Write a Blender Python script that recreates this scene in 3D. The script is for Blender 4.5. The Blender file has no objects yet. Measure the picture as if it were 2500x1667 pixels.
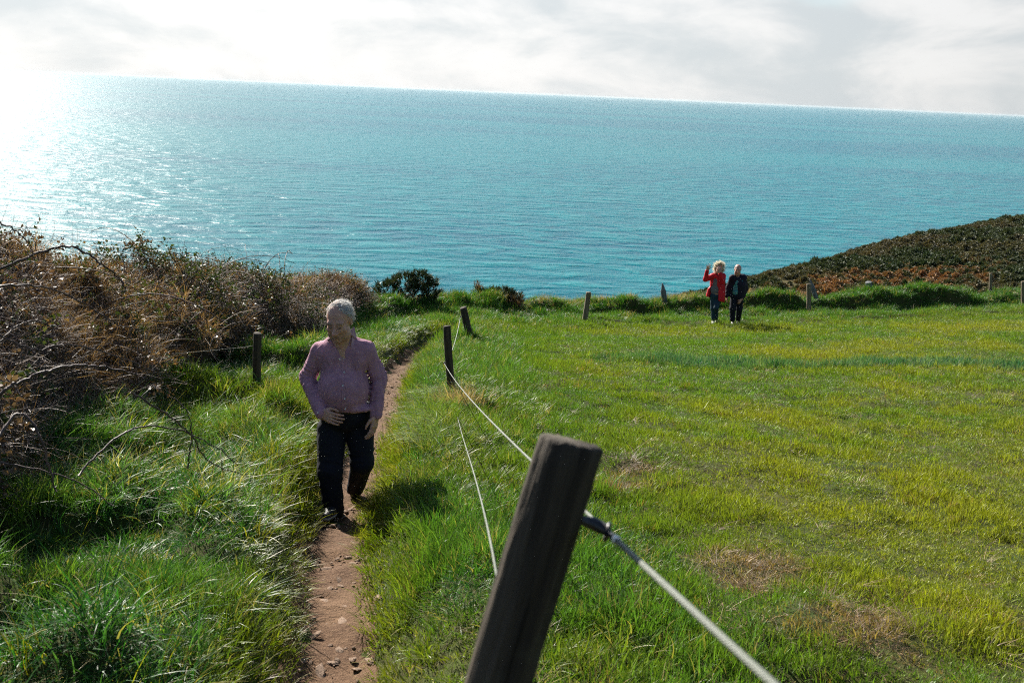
import bpy, math, random
import numpy as np
from mathutils import Vector, Matrix
rng = np.random.default_rng(7)
random.seed(7)
sc = bpy.context.scene
COL = sc.collection
RAD = math.radians

# ------------------------------------------------------------------ camera
FPX, CX, CY = 2430.0, 1250.0, 833.5            # focal length in photo pixels, photo centre
EYE = np.array([0.0, 0.0, 1.75])
PITCH, ROLL = math.atan(607.0 / FPX), RAD(2.565)
F_ = np.array([0, math.cos(PITCH), -math.sin(PITCH)])
r0 = np.array([1.0, 0, 0]); u0 = np.array([0, math.sin(PITCH), math.cos(PITCH)])
R_ = math.cos(ROLL) * r0 + math.sin(ROLL) * u0
U_ = -math.sin(ROLL) * r0 + math.cos(ROLL) * u0
cd = bpy.data.cameras.new("camera"); cam = bpy.data.objects.new("camera", cd); COL.objects.link(cam)
cam.matrix_world = Matrix(((R_[0], U_[0], -F_[0], EYE[0]), (R_[1], U_[1], -F_[1], EYE[1]), (R_[2], U_[2], -F_[2], EYE[2]), (0, 0, 0, 1)))
cd.sensor_width = 23.6; cd.lens = FPX / 2500 * 23.6
cd.clip_start = 0.05; cd.clip_end = 90000
cd.dof.use_dof = True; cd.dof.focus_distance = 9.0; cd.dof.aperture_fstop = 3.8
sc.camera = cam

# ------------------------------------------------------------------ sun, sky, exposure
SUN_AZ, SUN_EL = 33.0, 31.0                    # degrees left of the view, above the horizon
SUND = Vector((-math.sin(RAD(SUN_AZ)) * math.cos(RAD(SUN_EL)), math.cos(RAD(SUN_AZ)) * math.cos(RAD(SUN_EL)), math.sin(RAD(SUN_EL))))
ld = bpy.data.lights.new("sun", 'SUN'); ld.energy = 5.0; ld.angle = RAD(0.55); ld.color = (1, 0.94, 0.84)
lo = bpy.data.objects.new("sun", ld); COL.objects.link(lo)
lo.rotation_euler = SUND.to_track_quat('Z', 'Y').to_euler(); lo.location = (-20, 30, 40)

def N(nt, t, **kw):
    n = nt.nodes.new(t)
    for k, v in kw.items():
        if k == 'inp':
            for a, b in v.items(): n.inputs[a].default_value = b
        else: setattr(n, k, v)
    return n
def MATH(nt, op, a, b=None, c=None, clamp=False):
    n = nt.nodes.new('ShaderNodeMath'); n.operation = op; n.use_clamp = clamp
    for i, v in enumerate((a, b, c)):
        if v is None: continue
        if isinstance(v, (int, float)): n.inputs[i].default_value = v
        else: nt.links.new(v, n.inputs[i])
    return n.outputs[0]
def MIX(nt, f, a, b, mode='MIX'):
    n = nt.nodes.new('ShaderNodeMix'); n.data_type = 'RGBA'; n.blend_type = mode; n.clamp_factor = True
    for i, v in ((0, f), (6, a), (7, b)):
        if isinstance(v, (int, float)): n.inputs[i].default_value = v
        elif isinstance(v, tuple): n.inputs[i].default_value = (*v, 1)
        else: nt.links.new(v, n.inputs[i])
    return n.outputs[2]
def RANGE(nt, v, a, b, c=0.0, d=1.0, smooth=True):
    n = nt.nodes.new('ShaderNodeMapRange'); n.interpolation_type = 'SMOOTHSTEP' if smooth else 'LINEAR'
    nt.links.new(v, n.inputs[0])
    for i, x in enumerate((a, b, c, d)): n.inputs[i + 1].default_value = x
    return n.outputs[0]
def NOISE(nt, vec, scale, detail=4, rough=0.55, dist=0.0):
    n = N(nt, 'ShaderNodeTexNoise', inp={'Scale': scale, 'Detail': detail, 'Roughness': rough, 'Distortion': dist})
    if vec is not None: nt.links.new(vec, n.inputs['Vector'])
    return n.outputs[0]
def MAPV(nt, vec, scale, rot=(0, 0, 0)):
    n = N(nt, 'ShaderNodeMapping'); n.inputs['Scale'].default_value = scale; n.inputs['Rotation'].default_value = rot
    nt.links.new(vec, n.inputs['Vector']); return n.outputs[0]

w = bpy.data.worlds.new("World"); sc.world = w; w.use_nodes = True
nt = w.node_tree; bg = nt.nodes['Background']
sky = N(nt, 'ShaderNodeTexSky', sky_type='NISHITA', sun_disc=False, sun_elevation=RAD(SUN_EL), sun_rotation=RAD(-SUN_AZ), air_density=1.0, dust_density=0.6, ozone_density=1.5, altitude=60)
tc = N(nt, 'ShaderNodeTexCoord')
sep = N(nt, 'ShaderNodeSeparateXYZ'); nt.links.new(tc.outputs['Generated'], sep.inputs[0])
dz = sep.outputs[2]
cv = MAPV(nt, tc.outputs['Generated'], (4.6, 4.6, 11.0))
c1 = NOISE(nt, cv, 1.35, 6, 0.56, 0.35)
c2 = NOISE(nt, MAPV(nt, tc.outputs['Generated'], (3.0, 3.0, 7.0), (0.3, 0.2, 1.0)), 0.9, 4, 0.55, 0.2)
low = RANGE(nt, dz, 0.0, 0.26, 0.36, -0.10)                    # a cloud layer closes up towards the horizon
cover = RANGE(nt, MATH(nt, 'ADD', c2, low), 0.47, 0.66)
sd = N(nt, 'ShaderNodeVectorMath', operation='DOT_PRODUCT'); nt.links.new(tc.outputs['Generated'], sd.inputs[0]); sd.inputs[1].default_value = SUND
fw = MATH(nt, 'POWER', MATH(nt, 'MULTIPLY_ADD', sd.outputs['Value'], 0.5, 0.5), 1.2)   # thin cloud is brighter towards the sun
lum = MATH(nt, 'MULTIPLY', MATH(nt, 'MULTIPLY_ADD', fw, 5.3, 1.9), RANGE(nt, c1, 0.36, 0.64, 0.88, 1.10))
ccol = MIX(nt, RANGE(nt, c1, 0.35, 0.6), (0.90, 0.965, 1.0), (1.0, 1.0, 0.995))
vm = N(nt, 'ShaderNodeVectorMath', operation='SCALE'); nt.links.new(ccol, vm.inputs[0]); nt.links.new(lum, vm.inputs['Scale'])
skyc = MIX(nt, MATH(nt, 'MULTIPLY', cover, 0.97), sky.outputs[0], vm.outputs[0])
nt.links.new(skyc, bg.inputs[0]); bg.inputs[1].default_value = 0.050
w.cycles.sampling_method = 'MANUAL'; w.cycles.sample_map_resolution = 512
vs = sc.view_settings; vs.view_transform = 'Standard'; vs.look = 'None'; vs.exposure = 1.5; vs.gamma = 1.0; vs.use_curve_mapping = False
sc.cycles.max_bounces = 4; sc.cycles.diffuse_bounces = 2; sc.cycles.glossy_bounces = 2; sc.cycles.adaptive_threshold = 0.03; sc.cycles.transparent_max_bounces = 8
sc.cycles.use_denoising = False; sc.cycles.filter_width = 1.15
sc.cycles.sample_clamp_indirect = 0.6; sc.cycles.sample_clamp_direct = 1.0; sc.cycles.caustics_reflective = False; sc.cycles.caustics_refractive = False

# ------------------------------------------------------------------ numeric helpers
def ray(px, py):
    d = F_ + (px - CX) / FPX * R_ - (py - CY) / FPX * U_
    return d
def D2F(x, y): return x * 2500 / 2352.0, y * 1667 / 1568.0          # 2352-wide view of the photo -> photo pixels
def at_y(px, py, Y):
    d = ray(px, py); return EYE + d * (Y / d[1])
def sstep(a, b, x):
    t = np.clip((x - a) / (b - a), 0, 1); return t * t * (3 - 2 * t)
def vnoise(x, y, seed=0):
    xi = np.floor(x).astype(np.int64); yi = np.floor(y).astype(np.int64)
    fx = x - xi; fy = y - yi; fx = fx * fx * (3 - 2 * fx); fy = fy * fy * (3 - 2 * fy)
    def h(a, b):
        n = (a * 374761393 + b * 668265263 + seed * 974634321) & 0x7fffffff
        n = ((n ^ (n >> 13)) * 1274126177) & 0x7fffffff
        n = (n ^ (n >> 16)) & 0xffff
        return n / 65535.0
    return (h(xi, yi) * (1 - fx) + h(xi + 1, yi) * fx) * (1 - fy) + (h(xi, yi + 1) * (1 - fx) + h(xi + 1, yi + 1) * fx) * fy
def fbm(x, y, seed=0, o=4):
    s = 0; a = 0.5; t = 0
    for i in range(o):
        s = s + a * vnoise(x * 2 ** i, y * 2 ** i, seed + i * 17); t += a; a *= 0.5
    return s / t
def poly_dist(x, y, P):
    """unsigned distance, side (+ = left of travel), and arc parameter along polyline"""
    x = np.asarray(x, float); y = np.asarray(y, float)
    best = np.full(x.shape, 1e9); side = np.zeros(x.shape); par = np.zeros(x.shape); acc = 0
    for (ax, ay), (bx, by) in zip(P[:-1], P[1:]):
        dx, dy = bx - ax, by - ay; L = math.hypot(dx, dy)
        t = np.clip(((x - ax) * dx + (y - ay) * dy) / (L * L), 0, 1)
        d = np.hypot(x - ax - t * dx, y - ay - t * dy)
        m = d < best
        best = np.where(m, d, best); side = np.where(m, np.sign(dx * (y - ay) - dy * (x - ax)), side); par = np.where(m, acc + t * L, par)
        acc += L
    return best, side, par
def smooth_poly(P, n=8):
    P = [np.array(p, float) for p in P]; out = []
    Q = [2 * P[0] - P[1]] + P + [2 * P[-1] - P[-2]]
    for i in range(1, len(Q) - 2):
        for k in range(n):
            t = k / n
            out.append(0.5 * (2 * Q[i] + (Q[i + 1] - Q[i - 1]) * t + (2 * Q[i - 1] - 5 * Q[i] + 4 * Q[i + 1] - Q[i + 2]) * t * t + (3 * Q[i] - Q[i - 1] - 3 * Q[i + 1] + Q[i + 2]) * t ** 3))
    out.append(P[-1]); return out

# ------------------------------------------------------------------ the lie of the land
PATH = smooth_poly([(-0.2, -6), (-0.42, 0), (-0.72, 3.4), (-0.86, 4.6), (-1.22, 6.6), (-1.36, 8.5), (-1.62, 12), (-1.85, 15.5), (-1.6, 19.5), (-0.9, 22.3), (1.0, 24.9), (4, 26.9), (8, 28.6), (13, 30.9), (18, 33.4), (30, 38.5)], 6)
BANK = smooth_poly([(-3.4, 19.5), (-3.0, 22.5), (-1.6, 25.2), (1, 27.2), (5, 28.9), (9, 30.3), (13, 32.2), (18, 34.8), (30, 40)], 5)
COAST = smooth_poly([(-9, -60), (-7, -8), (-6.3, 4), (-5.9, 12), (-5.2, 20), (-4.0, 25), (-1.6, 27.6), (1.5, 29.4), (5, 30.8), (9, 32.3), (13, 34.3), (18, 37), (30, 43), (60, 56), (140, 84)], 4)
FENCE = [(0.35, -6), (0.12, 1.4), (-0.75, 12), (-1.0, 21.5), (0.4, 23.9), (2.0, 25.4), (8.5, 27.9), (17, 32.2), (30, 37.5)]
def ground_z(x, y):
    x = np.asarray(x, float); y = np.asarray(y, float)
    z = -0.154 * y - 0.004 * np.clip(y - 8, 0, 8) + 0.045 * np.clip(x - 4, 0, 40) * sstep(6, 24, y)
    z = z + 0.05 * (fbm(x * 0.45, y * 0.45, 3) - 0.5) + 0.05 * (fbm(x * 1.7, y * 1.7, 5) - 0.5)
    d, s, t = poly_dist(x, y, PATH)
    inner = 1 - sstep(0.17, 0.62, np.where(s > 0, d * 1.35, d))
    far = sstep(24.5, 28, x + y * 0.0 + 22) * 0                      # the trodden line fades behind the bank
    fadep = 1 - sstep(1.0, 4.0, x)
    z = z - 0.36 * inner * (0.3 + 0.7 * fadep)
    # left verge: tussocky, rising to the thicket
    verge = (s > 0) * sstep(0.25, 0.9, d) * (1 - sstep(13, 18, y))
    z = z + verge * (0.10 + 0.42 * (fbm(x * 1.5 + 3, y * 1.1, 11, 2) - 0.45) + 0.21 * sstep(0.40, 0.62, vnoise(x * 2.1 + 0.4 * vnoise(x * 4, y * 4, 15), y * 1.8, 13)) - 0.07)
    # right-hand shoulder between path and fence
    fd, fs, ft = poly_dist(x, y, FENCE)
    sh = np.exp(-(fd / 0.5) ** 2) * fadep
    z = z + sh * (0.06 + 0.22 * (fbm(x * 1.3, y * 0.9, 23, 2) - 0.4)) * sstep(2.5, 5, y)
    # rough strip along the far fence: little windrows
    strip = np.exp(-((fd - 1.1) / 0.8) ** 2) * sstep(0, 2, x) * (fs < 0)
    z = z + strip * 0.15 * (sstep(0.42, 0.62, vnoise(x * 0.9, y * 2.1, 31)) - 0.3)
    # bank outside the path
    bd, bs, bt = poly_dist(x, y, BANK)
    hb = 0.10 + 0.10 * np.sin(x * 0.55 + 1.2) * sstep(5, 9, x) + 0.08 * sstep(1.5, 4, x) + 0.12 * sstep(7.5, 16, x)
    hb = hb + 0.05 + (0.30 + 0.12 * sstep(0, 6, x)) * (fbm(bt * 0.8, bd * 0.5, 41, 2) - 0.5)
    sb = np.where(bs > 0, bd, -bd) + 0.75 * (fbm(bt * 0.85, bt * 0 + 2, 45, 2) - 0.5)
    z = z + (hb + 0.20) * sstep(-0.26, 0.06, sb) * (1 - 0.75 * sstep(0.3, 1.6, sb))
    z = z + 0.20 * np.exp(-(bd / 1.1) ** 2) * (sstep(0.42, 0.62, vnoise(x * 1.25, y * 1.5, 43)) - 0.5)
    # low clumps all over the pasture
    z = z + (fs < 0) * 0.035 * sstep(0.45, 0.7, vnoise(x * 3.1, y * 3.1, 47)) * (1 - sstep(14, 20, y))
    # the sea side
    cdst, cs, ct = poly_dist(x, y, COAST)
    o = np.clip(np.where(cs > 0, cdst, 0), 0, 400)
    fall = 0.35 * o + 0.9 * np.clip(o - 1.5, 0, 200) * (1 - 0.72 * sstep(8, 26, x))
    return np.maximum(z - fall, -70 + 0 * z)
def hit(px, py, lift=0.0):
    d = ray(px, py); t = np.linspace(1.2, 60, 6000)
    P = EYE[None] + d[None] * t[:, None]
    g = P[:, 2] - ground_z(P[:, 0], P[:, 1]) - lift
    i = int(np.argmax(g < 0))
    if g[i] >= 0: i = len(t) - 1
    return P[i]
def hitD(x, y, lift=0.0): return hit(*D2F(x, y), lift=lift)

# ------------------------------------------------------------------ object helpers
def mesh(name, V, Fc, mat=None, smooth=True, attrs=None):
    me = bpy.data.meshes.new(name)
    V = np.asarray(V, np.float32)
    if isinstance(Fc, np.ndarray):
        k = Fc.shape[1]
        me.vertices.add(len(V)); me.vertices.foreach_set('co', V.ravel())
        me.loops.add(Fc.size); me.loops.foreach_set('vertex_index', Fc.astype(np.int32).ravel())
        me.polygons.add(len(Fc)); me.polygons.foreach_set('loop_start', np.arange(0, Fc.size, k, dtype=np.int32))
        me.update(calc_edges=True); me.validate()
    else:
        me.from_pydata([tuple(map(float, v)) for v in V], [], [tuple(f) for f in Fc]); me.update()
    for k, (dom, typ, val) in (attrs or {}).items():
        a = me.attributes.new(k, typ, dom)
        a.data.foreach_set('vector' if typ == 'FLOAT_VECTOR' else 'color' if typ == 'FLOAT_COLOR' else 'value', np.asarray(val, np.float32).ravel())
    if mat: me.materials.append(mat)
    if smooth: me.polygons.foreach_set('use_smooth', np.ones(len(me.polygons), bool))
    return me
def obj(name, me, parent=None, loc=None, **props):
    o = bpy.data.objects.new(name, me); COL.objects.link(o)
    if parent is not None: o.parent = parent
    if loc is not None: o.location = loc
    for k, v in props.items(): o[k] = v
    return o
def thing(name, loc, label, category, group=None):
    o = bpy.data.objects.new(name, None); COL.objects.link(o); o.location = loc; o.empty_display_size = 0.1
    o['label'] = label; o['category'] = category
    if group: o['group'] = group
    return o
def tube(pts, rad, sides=6, cap=True):
    P = np.array(pts, float); n = len(P); rad = np.broadcast_to(np.asarray(rad, float), (n,))
    T = np.gradient(P, axis=0); T /= np.linalg.norm(T, axis=1)[:, None] + 1e-12
    ref = np.array([0, 0, 1.0]) if abs(T[0][2]) < 0.9 else np.array([1.0, 0, 0])
    V = []
    for i in range(n):
        a = np.cross(T[i], ref); a /= np.linalg.norm(a) + 1e-12; b = np.cross(T[i], a); ref = np.cross(a, T[i])
        for k in range(sides):
            q = 2 * math.pi * k / sides; V.append(P[i] + rad[i] * (a * math.cos(q) + b * math.sin(q)))
    Fc = [(i * sides + k, i * sides + (k + 1) % sides, (i + 1) * sides + (k + 1) % sides, (i + 1) * sides + k) for i in range(n - 1) for k in range(sides)]
    if cap: Fc += [tuple(range(sides)), tuple(range((n - 1) * sides, n * sides))[::-1]]
    return V, Fc
class MB:
    def __init__(s): s.V = []; s.F = []; s.A = []
    def add(s, V, Fc, a=0.0):
        o = len(s.V); s.V += [tuple(v) for v in V]; s.F += [tuple(i + o for i in f) for f in Fc]; s.A += [a] * len(V)
    def mesh(s, name, mat, smooth=True): return mesh(name, s.V, s.F, mat, smooth, {'rnd': ('POINT', 'FLOAT', s.A)})

# ------------------------------------------------------------------ materials
def newmat(name):
    m = bpy.data.materials.new(name); m.use_nodes = True
    nt = m.node_tree; p = nt.nodes['Principled BSDF']; return m, nt, p
def leafmat(name, transl=0.35, rough=0.42, spec=0.5, tint=None, dry=(0.42, 0.33, 0.17), vary=0.55, dryamt=1.0, tr=(1.25, 1.15, 0.6), dcut=0.9):
    m, nt, p = newmat(name)
    if tint is None:
        a = N(nt, 'ShaderNodeAttribute', attribute_name='tint', attribute_type='INSTANCER'); base = a.outputs['Color']
    else:
        n = N(nt, 'ShaderNodeRGB'); n.outputs[0].default_value = (*tint, 1); base = n.outputs[0]
    r = N(nt, 'ShaderNodeAttribute', attribute_name='rnd', attribute_type='GEOMETRY').outputs['Fac']
    k = MATH(nt, 'ADD', MATH(nt, 'MULTIPLY', r, vary * 2), 1 - vary)
    sc_ = N(nt, 'ShaderNodeVectorMath', operation='SCALE'); nt.links.new(base, sc_.inputs[0]); nt.links.new(k, sc_.inputs['Scale'])
    isdry = MATH(nt, 'MULTIPLY', MATH(nt, 'GREATER_THAN', r, dcut), dryamt)
    col = MIX(nt, isdry, sc_.outputs[0], dry)
    nt.links.new(col, p.inputs['Base Color']); p.inputs['Roughness'].default_value = rough; p.inputs['Specular IOR Level'].default_value = spec
    if transl:
        t = N(nt, 'ShaderNodeBsdfTranslucent')
        tcol = MIX(nt, 1.0, col, tr, 'MULTIPLY'); nt.links.new(tcol, t.inputs[0])
        mx = N(nt, 'ShaderNodeMixShader'); mx.inputs[0].default_value = transl
        nt.links.new(p.outputs[0], mx.inputs[1]); nt.links.new(t.outputs[0], mx.inputs[2])
        nt.links.new(mx.outputs[0], nt.nodes['Material Output'].inputs[0])
    return m
def plain(name, col, rough=0.7, spec=0.3, bump=None, var=0.0, vscale=8.0, metal=0.0):
    m, nt, p = newmat(name)
    p.inputs['Roughness'].default_value = rough; p.inputs['Specular IOR Level'].default_value = spec; p.inputs['Metallic'].default_value = metal
    tcn = N(nt, 'ShaderNodeTexCoord').outputs['Object']
    if var:
        f = NOISE(nt, tcn, vscale, 5, 0.6)
        c = MIX(nt, RANGE(nt, f, 0.3, 0.7), tuple(x * (1 - var) for x in col), tuple(min(1, x * (1 + var)) for x in col)); nt.links.new(c, p.inputs['Base Color'])
    else: p.inputs['Base Color'].default_value = (*col, 1)
    if bump:
        b = N(nt, 'ShaderNodeBump'); b.inputs['Strength'].default_value = bump[1]; b.inputs['Distance'].default_value = bump[2]
        nt.links.new(NOISE(nt, tcn, bump[0], 6, 0.6), b.inputs['Height']); nt.links.new(b.outputs[0], p.inputs['Normal'])
    return m

# soil and thatch under the grass
m_ground, nt, p = newmat("turf_soil")
geo = N(nt, 'ShaderNodeNewGeometry').outputs['Position']
g1 = NOISE(nt, geo, 0.9, 5, 0.6); g2 = NOISE(nt, geo, 14, 4, 0.65)
c = MIX(nt, RANGE(nt, g1, 0.38, 0.62), (0.034, 0.056, 0.011), (0.055, 0.062, 0.014))
c = MIX(nt, RANGE(nt, g2, 0.4, 0.75), c, (0.050, 0.040, 0.022)); nt.links.new(c, p.inputs['Base Color'])
p.inputs['Roughness'].default_value = 0.95; p.inputs['Specular IOR Level'].default_value = 0.1
b = N(nt, 'ShaderNodeBump', inp={'Strength': 0.8, 'Distance': 0.03}); nt.links.new(NOISE(nt, geo, 40, 4, 0.7), b.inputs['Height']); nt.links.new(b.outputs[0], p.inputs['Normal'])

m_path, nt, p = newmat("trodden_earth")
geo = N(nt, 'ShaderNodeNewGeometry').outputs['Position']
e1 = NOISE(nt, geo, 3.5, 6, 0.62); e2 = NOISE(nt, geo, 45, 5, 0.65); e3 = NOISE(nt, geo, 160, 3, 0.6)
c = MIX(nt, RANGE(nt, e1, 0.35, 0.68), (0.082, 0.042, 0.021), (0.138, 0.078, 0.041))
c = MIX(nt, RANGE(nt, e2, 0.45, 0.75), c, (0.17, 0.102, 0.058)); c = MIX(nt, RANGE(nt, e3, 0.58, 0.72, 0, 0.6), c, (0.085, 0.052, 0.036))
nt.links.new(c, p.inputs['Base Color']); p.inputs['Roughness'].default_value = 0.92; p.inputs['Specular IOR Level'].default_value = 0.2
b = N(nt, 'ShaderNodeBump', inp={'Strength': 0.9, 'Distance': 0.02}); nt.links.new(MATH(nt, 'ADD', e2, MATH(nt, 'MULTIPLY', e3, 0.4)), b.inputs['Height']); nt.links.new(b.outputs[0], p.inputs['Normal'])

# ------------------------------------------------------------------ ground sheet
def axis(fine0, fine1, step, lo_, hi_, g=1.22):
    a = list(np.arange(fine0, fine1, step)); s = step
    x = a[-1]; r = []
    while x < hi_: s *= g; x += s; r.append(x)
    s = step; x = a[0]; l = []
    while x > lo_: s *= g; x -= s; l.append(x)
    return np.array(l[::-1] + a + r)
gx = axis(-7, 20, 0.11, -120, 160); gy = axis(1.0, 37, 0.11, -60, 90)
X, Y = np.meshgrid(gx, gy); Z = ground_z(X, Y)
nx, ny = len(gx), len(gy)
idx = np.arange(nx * ny).reshape(ny, nx)
Q = np.stack([idx[:-1, :-1], idx[:-1, 1:], idx[1:, 1:], idx[1:, :-1]], -1).reshape(-1, 4)
obj('ground', mesh('ground', np.stack([X, Y, Z], -1).reshape(-1, 3), Q, m_ground), kind='structure')

# trodden path, a sheet of its own with clods and ruts
pp = [q for q in PATH if q[1] > -3 and q[0] < 3.5]
arc = [0.0]
for a_, b_ in zip(pp[:-1], pp[1:]): arc.append(arc[-1] + float(np.hypot(*(b_ - a_))))
ss = np.arange(0, arc[-1], 0.045); pcx = np.interp(ss, arc, [q[0] for q in pp]); pcy = np.interp(ss, arc, [q[1] for q in pp])
tx = np.gradient(pcx); ty = np.gradient(pcy); tl = np.hypot(tx, ty); nxp, nyp = ty / tl, -tx / tl
uu = np.linspace(-1, 1, 17)
hw = 0.27 + 0.05 * (fbm(ss * 1.3, ss * 0, 61) - 0.5) * 2
PX = pcx[:, None] + nxp[:, None] * uu[None] * hw[:, None]; PY = pcy[:, None] + nyp[:, None] * uu[None] * hw[:, None]
PZ = ground_z(PX, PY) + 0.022 + 0.075 * (fbm(PX * 4, PY * 4, 71, 3) - 0.5) + 0.022 * (fbm(PX * 17, PY * 17, 73, 2) - 0.5) - 0.035 * (np.abs(uu)[None] > 0.95)
idx = np.arange(PX.size).reshape(PX.shape)
Q = np.stack([idx[:-1, :-1], idx[1:, :-1], idx[1:, 1:], idx[:-1, 1:]], -1).reshape(-1, 4)
path_o = obj('path', mesh('path', np.stack([PX, PY, PZ], -1).reshape(-1, 3), Q[:, ::-1], m_path), kind='structure')
def path_z(x, y): return float(ground_z(np.array([x]), np.array([y]))[0]) + 0.022

# ------------------------------------------------------------------ sea
SEA = -58.0
m_sea, nt, p = newmat("sea_water")
geo = N(nt, 'ShaderNodeNewGeometry').outputs['Position']
WR = (0, 0, RAD(8))
w1 = NOISE(nt, MAPV(nt, geo, (0.020, 0.055, 1), WR), 1.0, 3, 0.5, 0.3)
w2 = NOISE(nt, MAPV(nt, geo, (0.055, 0.115, 1), (0, 0, RAD(-6))), 1.0, 4, 0.52, 0.5)
w3 = NOISE(nt, MAPV(nt, geo, (0.42, 0.9, 1), (0, 0, RAD(20))), 1.0, 4, 0.6, 0.4)
h = MATH(nt, 'ADD', MATH(nt, 'ADD', MATH(nt, 'MULTIPLY', w1, 1.5), MATH(nt, 'MULTIPLY', w2, 3.0)), MATH(nt, 'MULTIPLY', w3, 0.22))
b = N(nt, 'ShaderNodeBump', inp={'Strength': 1.0, 'Distance': 1.0}); nt.links.new(h, b.inputs['Height']); nt.links.new(b.outputs[0], p.inputs['Normal'])
big = NOISE(nt, MAPV(nt, geo, (0.0006, 0.0022, 1), (0, 0, RAD(4))), 1.0, 4, 0.55)
sc1 = MIX(nt, RANGE(nt, big, 0.40, 0.60), (0.000, 0.070, 0.112), (0.001, 0.122, 0.148))
sc1 = MIX(nt, RANGE(nt, w2, 0.36, 0.68, 0, 0.85), sc1, (0.003, 0.160, 0.178))
foam = MATH(nt, 'MULTIPLY', RANGE(nt, w3, 0.70, 0.76), RANGE(nt, w2, 0.60, 0.68))
sc1 = MIX(nt, foam, sc1, (0.8, 0.85, 0.85))
nt.links.new(sc1, p.inputs['Base Color']); p.inputs['Roughness'].default_value = 0.24; p.inputs['IOR'].default_value = 1.33; p.inputs['Specular IOR Level'].default_value = 0.075
rings = np.concatenate([[20], np.geomspace(60, 60000, 40)]); ns = 96
V = [(r * math.cos(2 * math.pi * k / ns), r * math.sin(2 * math.pi * k / ns), SEA) for r in rings for k in range(ns)] + [(0, 0, SEA)]
Fc = [(i * ns + k, i * ns + (k + 1) % ns, (i + 1) * ns + (k + 1) % ns, (i + 1) * ns + k)[::-1] for i in range(len(rings) - 1) for k in range(ns)]
Fc = [f[::-1] for f in Fc] + [(k, (k + 1) % ns, len(V) - 1) for k in range(ns)]
obj('sea', mesh('sea', V, Fc, m_sea, smooth=False), kind='structure')

# ------------------------------------------------------------------ scattering (only for what nobody could count)
def variants(name, meshes):
    c = bpy.data.collections.new(name)
    for i, me in enumerate(meshes): c.objects.link(bpy.data.objects.new(f"{name}_{i:02d}", me))
    return c
def scatter(name, P, rot, scl, pick, tint, coll, parent=None, **props):
    n = len(P)
    me = bpy.data.meshes.new(name); me.vertices.add(n); me.vertices.foreach_set('co', np.asarray(P, np.float32).ravel())
    for k, typ, v in (('rot', 'FLOAT_VECTOR', rot), ('scl', 'FLOAT_VECTOR', scl), ('tint', 'FLOAT_VECTOR', tint)):
        a = me.attributes.new(k, typ, 'POINT'); a.data.foreach_set('vector', np.asarray(v, np.float32).ravel())
    a = me.attributes.new('pick', 'INT', 'POINT'); a.data.foreach_set('value', np.asarray(pick, np.int32))
    ng = bpy.data.node_groups.new(name, 'GeometryNodeTree')
    ng.interface.new_socket('Geometry', in_out='INPUT', socket_type='NodeSocketGeometry'); ng.interface.new_socket('Geometry', in_out='OUTPUT', socket_type='NodeSocketGeometry')
    gi = ng.nodes.new('NodeGroupInput'); go = ng.nodes.new('NodeGroupOutput')
    iop = ng.nodes.new('GeometryNodeInstanceOnPoints'); ci = ng.nodes.new('GeometryNodeCollectionInfo')
    ci.inputs['Collection'].default_value = coll; ci.inputs['Separate Children'].default_value = True; ci.inputs['Reset Children'].default_value = True
    def na(nm, t):
        q = ng.nodes.new('GeometryNodeInputNamedAttribute'); q.data_type = t; q.inputs['Name'].default_value = nm; return q.outputs['Attribute']
    L = ng.links.new
    L(gi.outputs[0], iop.inputs['Points']); L(ci.outputs[0], iop.inputs['Instance']); iop.inputs['Pick Instance'].default_value = True
    L(na('pick', 'INT'), iop.inputs['Instance Index']); L(na('rot', 'FLOAT_VECTOR'), iop.inputs['Rotation']); L(na('scl', 'FLOAT_VECTOR'), iop.inputs['Scale'])
    L(iop.outputs[0], go.inputs[0])
    o = obj(name, me, parent, **props); md = o.modifiers.new('scatter', 'NODES'); md.node_group = ng
    return o
def blade_tuft(name, mat, n, rad, L0, L1, wid, bend, seg=3, wind=(0.25, -0.15), droop=0.35):
    V = []; Fc = []; A = []
    for _ in range(n):
        a = random.uniform(0, 6.283); r = rad * math.sqrt(random.random()); bx, by = r * math.cos(a), r * math.sin(a)
        L = random.uniform(L0, L1); w_ = wid * random.uniform(0.6, 1.2)
        dx = math.cos(a) * bend * random.uniform(0.2, 1) + wind[0] + random.gauss(0, 0.22); dy = math.sin(a) * bend * random.uniform(0.2, 1) + wind[1] + random.gauss(0, 0.22)
        fa = random.uniform(0, 3.1416); fx, fy = math.cos(fa), math.sin(fa)
        o = len(V); rv = random.random(); dr = droop * random.uniform(0.3, 1.6)
        for i in range(seg + 1):
            t = i / seg; z = L * (t - dr * t * t * 0.6) * 0.95; k = L * (0.35 * t + 0.75 * t * t)
            x, y = bx + dx * k, by + dy * k; ww = w_ * (1 - t ** 1.6) * 0.5
            if i < seg: V += [(x - fx * ww, y - fy * ww, z), (x + fx * ww, y + fy * ww, z + 0.15 * ww)]; A += [rv, rv]
            else: V.append((x, y, z)); A.append(rv)
        for i in range(seg - 1): Fc.append((o + 2 * i, o + 2 * i + 1, o + 2 * i + 3, o + 2 * i + 2))
        Fc.append((o + 2 * seg - 2, o + 2 * seg - 1, o + 2 * seg))
    return mesh(name, V, Fc, mat, True, {'rnd': ('POINT', 'FLOAT', A)})
m_grass = leafmat("grass_blade", 0.34, 0.45, 0.22, dry=(0.30, 0.26, 0.09), tr=(1.1, 1.2, 0.4), dcut=0.955)
m_dry = leafmat("dry_grass", 0.30, 0.55, 0.3, dryamt=0.0)
T_short = variants('short_tuft', [blade_tuft('short_tuft', m_grass, 36, 0.085, 0.018, 0.052, 0.0046, 0.8, wind=(0.08, -0.05)) for _ in range(8)])
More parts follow.
